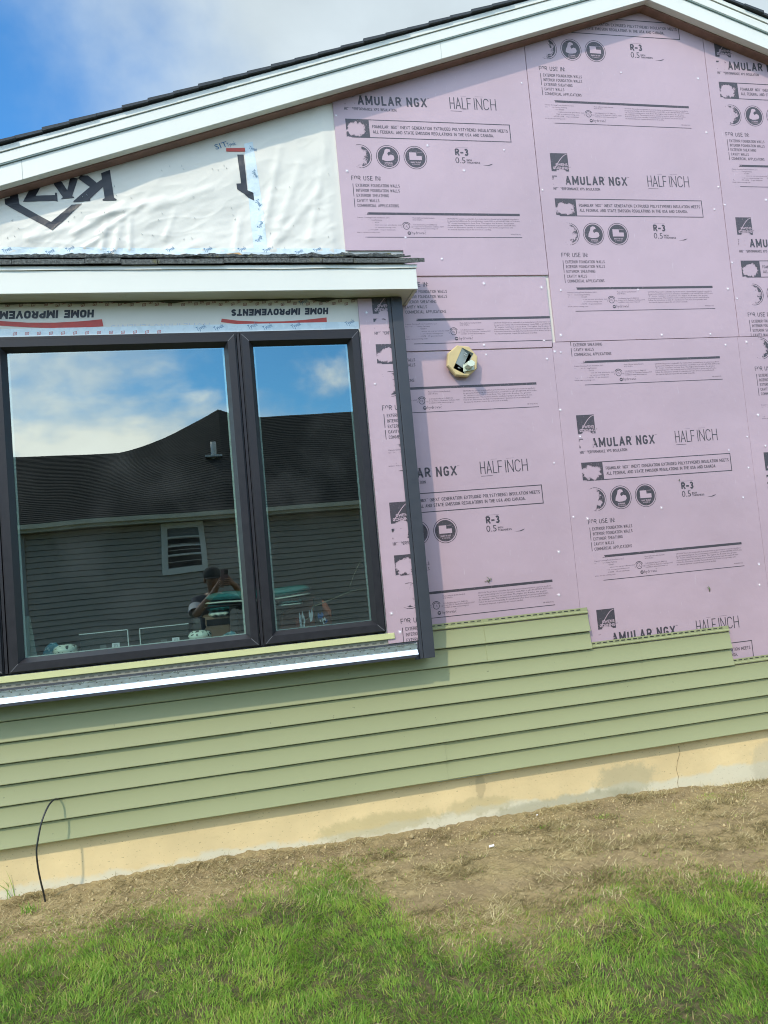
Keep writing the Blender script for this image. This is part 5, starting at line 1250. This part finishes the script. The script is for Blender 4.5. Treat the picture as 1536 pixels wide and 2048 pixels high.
    def pbox(a0, a1, b0, b1, c0, c1):
        mb = MB(); mb.hexa([onph(a0, b0, c0), onph(a1, b0, c0), onph(a1, b0, c1), onph(a0, b0, c1)], [onph(a0, b1, c0), onph(a1, b1, c0), onph(a1, b1, c1), onph(a0, b1, c1)]); return mb
    pbox(-0.038, 0.038, -0.080, 0.080, -0.004, 0.004).build('case', mat('mauve_case', (0.16, 0.10, 0.11), 0.4), ph_, 0.002)
    pbox(0.000, 0.036, 0.028, 0.077, 0.0042, 0.0062).build('camera_module', mat('camera_black', (0.01, 0.01, 0.012), 0.15), ph_)
    pbox(-0.036, 0.036, -0.077, 0.077, -0.0046, -0.0042).build('screen', mat('screen_black', (0.01, 0.01, 0.012), 0.1), ph_)
person()

# ------------------------------------------------------------------ the room behind the glass
def room():
    mb = MB(); x0, x1, y0, y1, z0, z1 = -3.4, 2.6, 0.122, 4.6, 0.45, 2.86
    mb.face([(x0, y1, z0), (x1, y1, z0), (x1, y1, z1), (x0, y1, z1)]); mb.face([(x0, y0, z0), (x0, y1, z0), (x0, y1, z1), (x0, y0, z1)]); mb.face([(x1, y0, z0), (x1, y0, z1), (x1, y1, z1), (x1, y1, z0)])
    mb.face([(x0, y0, z1), (x0, y1, z1), (x1, y1, z1), (x1, y0, z1)])
    mb.build('interior_wall', mat('dim_interior_paint', (0.33, 0.32, 0.27), 0.9), house)
    mb = MB(); mb.face([(x0, y0, z0), (x1, y0, z0), (x1, y1, z0), (x0, y1, z0)]); mb.build('interior_floor', mat('dark_floor', (0.06, 0.045, 0.035), 0.8), house)
    st = 1.151
    # two framed pictures standing on the sill with their backs to the glass
    for i, (ua, va, ub, vb, side, ut, vt, lab) in enumerate(((158, 1268, 255, 1259, 1, 232, 1293, 'dark picture panel with white top edge, left of the other panel'), (279, 1257, 377, 1246, 0, 352, 1282, 'dark picture panel with white top edge, nearer the vase with the black neck'))):
        y = 0.0+0.012*i; (x0, zt), (x1, zt2) = W(ua, va, y), W(ub, vb, y); zt = (zt+zt2)/2
        t = empty('picture_panel', ((x0+x1)/2, y, st), lab, 'picture frame', 'picture panels on the window sill')
        mb = MB(); mb.box(x0+0.004, x1-0.004, y, y+0.008, st, zt-0.004); mb.build('panel', mat('smoky_panel', (0.02, 0.026, 0.026), 0.25), t)
        mb = MB(); mb.box(x0, x1, y-0.003, y+0.010, zt-0.0038, zt); xs = x1 if side else x0
        mb.box(xs-0.002, xs+0.002, y-0.003, y+0.010, st, zt-0.004); mb.build('white_edge', mat('white_edge', (0.85, 0.86, 0.84), 0.5), t)
        a, b = W(ut, vt, y-0.002); mb = MB(); mb.box(a-0.018, a+0.018, y-0.003, y-0.0015, b-0.018, b+0.018); lb = mb.build('label', M_NAIL, t)
        mb = MB(); 
        for k in range(3): mb.box(a-0.009+0.007*k, a-0.006+0.007*k, y-0.004, y-0.0032, b-0.010, b+0.008)
        mb.box(a-0.010, a+0.010, y-0.004, y-0.0032, b+0.010, b+0.012); mb.build('label_print', M_DGREY, lb)
        mb = MB(); mb.box(a-0.075, a-0.045, y-0.006, y-0.001, b-0.030, b+0.014); mb.build('back_stand', mat('stand_grey', (0.10, 0.12, 0.12), 0.5), t)
    # latticed vases
    def lattice():
        mm = mat('white_lattice_ceramic', (0.78, 0.84, 0.72), 0.25, 0.03, 10); t = NT(mm.node_tree); b = t.n['Principled BSDF']; tc = t.node('ShaderNodeTexCoord').outputs['Object']
        v = t.node('ShaderNodeTexVoronoi', feature='DISTANCE_TO_EDGE', inp={'Scale': 38.0, 'Vector': tc}).outputs['Distance']
        t.l.new(t.mix(t.smooth(v, 0.18, 0.26), (0.78, 0.84, 0.72), (0.04, 0.05, 0.05)), b.inputs['Base Color']); return mm
    LAT = lattice()
    for (u, v, lab, neck) in ((400, 1277, 'white latticed vase with a black neck on the sill in front of the cushions', True), (131, 1311, 'white latticed vase on the sill beside the blue ornament, at the left pane edge', False)):
        y = 0.03; x, z = W(u, v, y); t = empty('vase', (x, y, st), lab, 'vase', 'latticed vases on the sill'); r = 0.062
        mb = MB(); hh = max(0.06, z+0.028-st); mb.lathe([(0.035, 0), (r*0.9, hh*0.3), (r, hh*0.55), (r*0.85, hh*0.82), (0.028, hh)], (x, y, st)); mb.build('vase_body', LAT, t)
        if neck: mb = MB(); mb.lathe([(0.028, hh), (0.036, hh+0.012), (0.031, hh+0.03), (0.034, hh+0.06), (0.020, hh+0.064)], (x, y, st)); mb.build('neck', M_BLACK, t)
    # blue mottled ornaments
    mott = mat('blue_mottled_glaze', (0.06, 0.30, 0.38), 0.3, 0.25, 40, dirt=(0.6, 0.75, 0.75), dscale=70, dlo=0.5, dhi=0.6)
    for (u, v, s, a, lab) in ((97, 1304, 0.075, 30, 'blue mottled ornament on the sill left of the latticed vase'), (461, 1268, 0.042, -25, 'small blue mottled ornament on the sill beside the black post')):
        y = 0.02; x, z = W(u, v, y); mb = MB(); c, si = math.cos(R(a)), math.sin(R(a))
        prof = [(-1, -.55), (-.5, .05), (0.0, .42), (0.5, .5), (0.85, .25), (0.8, -.15), (0.55, -.6), (-.2, -.75)]
        q = [(x+s*(p*c-w*si)*0.9, z+s*(p*si+w*c)*0.9) for p, w in prof]; mb.hexa([(p, y-0.004, w) for p, w in q], [(x+(p-x)*0.75, y-0.016, z+(w-z)*0.75) for p, w in q]); mb.hexa([(p, y-0.0035, w) for p, w in q], [(x+(p-x)*0.75, y+0.012, z+(w-z)*0.75) for p, w in q])
        mb.box(x-0.012, x+0.012, y-0.01, y+0.01, st, z)
        tag(mb.build('ornament', mott, None, 0.002), lab, 'ornament', 'blue ornaments on the sill')
    # pale board leaning in the left corner
    mb = MB(); p = [W(*q, -0.02) for q in ((52, 1318), (74, 1315), (59, 1232), (46, 1233))]; mb.slab(p, -0.02, -0.012)
    mb.hexa
    tag(mb.build('leaning_board', mat('pale_board', (0.42, 0.50, 0.44), 0.7)), 'pale narrow board leaning in the lower left corner behind the glass', 'board')
    # table with a stack of cushions, seen over the sill
    yc = 0.55
    def zc_(u, v): return W(u, v, yc)
    x0, zt = zc_(402, 1236); x1, _ = zc_(461, 1236); xr = zc_(600, 1236)[0]; zb = 0.45
    t = empty('storage_ottoman', ((x0+x1)/2, yc, zb), 'brown storage box under the stacked teal cushions', 'ottoman')
    mb = MB(); mb.box(x0, x1, yc, yc+0.4, zb, zt); mb.build('box', mat('brown_fabric', (0.30, 0.20, 0.15), 0.9, 0.1, 20), t, 0.012)
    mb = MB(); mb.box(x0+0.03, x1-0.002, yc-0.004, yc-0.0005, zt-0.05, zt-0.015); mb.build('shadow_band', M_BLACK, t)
    t2 = empty('chair', (zc_(465, 1250)[0], yc-0.03, zb), 'black framed chair holding the teal cushions', 'chair'); pa, pb = zc_(458, 1213), zc_(474, 1213)
    mb = MB(); mb.box(pa[0], pb[0], yc-0.06, yc-0.03, zb, pa[1]); mb.build('leg', M_BLACK, t2, 0.004)
    mb = MB(); mb.box(pb[0]+0.45, pb[0]+0.50, yc-0.06, yc-0.03, zb, pa[1]); mb.build('leg', M_BLACK, t2, 0.004)
    mb = MB(); mb.box(x0+0.02, xr, yc-0.02, yc+0.42, pa[1]+0.001, pa[1]+0.012); mb.build('seat', M_BLACK, t2, 0.004)
    teal = mat('teal_knit', (0.035, 0.235, 0.245), 0.85, 0.2, 55, 0.004, 90); whitec = mat('white_fleece', (0.75, 0.80, 0.72), 0.9, 0.05, 30, 0.002, 120)
    def cushion(xa, xb, za, zb_, lab, m1, m2, sag=0.0, edge=True):
        t = empty('cushion', ((xa+xb)/2, yc, za), lab, 'cushion', 'stacked teal cushions'); n = 34
        def shell(nm, z0, z1, mm, lump, ins):
            mb = MB(); rings = []
            for k in range(n+1):
                s = k/n; x = xa+ins+(xb-xa-2*ins)*s; e = (1-(2*s-1)**6)**0.5; zm = (z0+z1)/2+sag*math.sin(s*7.0+0.6); hz = (z1-z0)/2*max(0.06, e)
                l = lump*math.sin(s*(xb-xa)*170)
                ring = []
                for q in range(12):
                    a = 2*math.pi*q/12; cy, cz = math.cos(a), math.sin(a)
                    ring.append(mb.bm.verts.new((x, yc+0.18+cy*(0.20+ins*-1)*max(0.1, e)**0.5+(l if cz < 0 else 0), zm+hz*(abs(cz)**0.6)*(1 if cz > 0 else -1)+l*0.6*(1 if cz < 0.2 else 0))))
                rings.append(ring)
            for A, B in zip(rings, rings[1:]):
                for q in range(12): mb.bm.faces.new((A[q], A[(q+1) % 12], B[(q+1) % 12], B[q])).smooth = True
            mb.bm.faces.new(rings[0]); mb.bm.faces.new(rings[-1]); return mb.build(nm, mm, t)
        shell('knit_cover', za+(0.02 if edge else 0), zb_, m1, 0.003, 0.0)
        if edge: shell('white_piping', za+0.004, za+0.024, m2, 0.0, -0.002)
    z = lambda v: zc_(440, v)[1]
    x0c = zc_(410, 1200)[0]; x1c = zc_(607, 1200)[0]
    cushion(x0c+0.01, zc_(462, 1235)[0], z(1235), z(1222), 'white fleece pad lowest in the stack of cushions', whitec, whitec, 0, False)
    cushion(x0c, zc_(470, 1225)[0], z(1222.5), z(1208), 'teal knitted cushion in the middle of the stack', teal, whitec, 0, False)
    cushion(x0c-0.002, x1c+0.06, z(1212), z(1187), 'long teal knitted cushion with white piping on top of the stack', teal, whitec, 0.006, True)
    cushion(zc_(560, 1225)[0], zc_(609, 1225)[0], z(1228), z(1213.5), 'short teal and white cushion end under the long cushion, right pane', teal, whitec, 0, True)
    # brown chair back
    ya = 0.85; q = [W(u, v, ya) for u, v in ((560,1232),(590,1205),(630,1196),(652,1202),(664,1222),(665,1262),(655,1300),(575,1300),(560,1270))]
    t3 = empty('armchair', (q[5][0], ya, 0.45), 'red brown rounded chair back behind the right pane', 'armchair')
    mb = MB(); mb.slab(q, ya, ya+0.12); mb.build('backrest', mat('red_brown_leather', (0.62, 0.20, 0.14), 0.45, 0.15, 8), t3, 0.02)
    mb = MB(); mb.box(q[8][0]-0.02, q[5][0]+0.12, ya-0.05, ya+0.4, 0.45, q[6][1]-0.02); mb.build('seat', mat('dark_green_cloth', (0.02, 0.03, 0.03), 0.8), t3, 0.02)
    # dried stems with white petals
    yd = 0.06; mb = MB()
    mb.tube([W3(u, v, yd) for u, v in ((625, 1214), (660, 1200), (700, 1183), (735, 1176))], 0.0028, 6)
    mb.tube([W3(u, v, yd+0.01) for u, v in ((699, 1176), (707, 1152), (716, 1132), (724, 1118))], 0.0026, 6)
    mb.tube([W3(u, v, yd) for u, v in ((625, 1214), (624, 1226), (615, 1238), (602, 1244), (598, 1262))], 0.0022, 6)
    tw = mb.build('dried_stem', mat('dry_twig', (0.42, 0.36, 0.26), 0.7)); tag(tw, 'thin dried stems with white and blue petals behind the right pane', 'dried flowers')
    for nm, mm, pts in (('white_petal', M_NAIL, ((603,1240,.016,.05),(607,1246,.012,.045),(622,1231,.014,.035),(648,1241,.012,.02),(641,1239,.008,.014))), ('blue_petal', mat('blue_petal', (0.07,0.16,0.42), 0.5), ((641,1232,.02,.022),(651,1243,.014,.012))), ('red_petal', mat('red_petal', (0.35,0.05,0.03), 0.5), ((595,1244,.010,.03),))):
        for (u, v, a, b) in pts:
            mb = MB(); x, z_ = W(u, v, yd-0.01); pr = [(x-a*.4, z_-b), (x+a*.3, z_-b*.8), (x+a*.9, z_+b*.2), (x+a*.5, z_+b), (x, z_+b*.3), (x-a*.6, z_+b*.9), (x-a*.8, z_)]
            mb.slab(pr, yd-0.010, yd-0.006); mb.build('petal', mm, tw)
room()
bpy.data.objects.remove(NAIL)
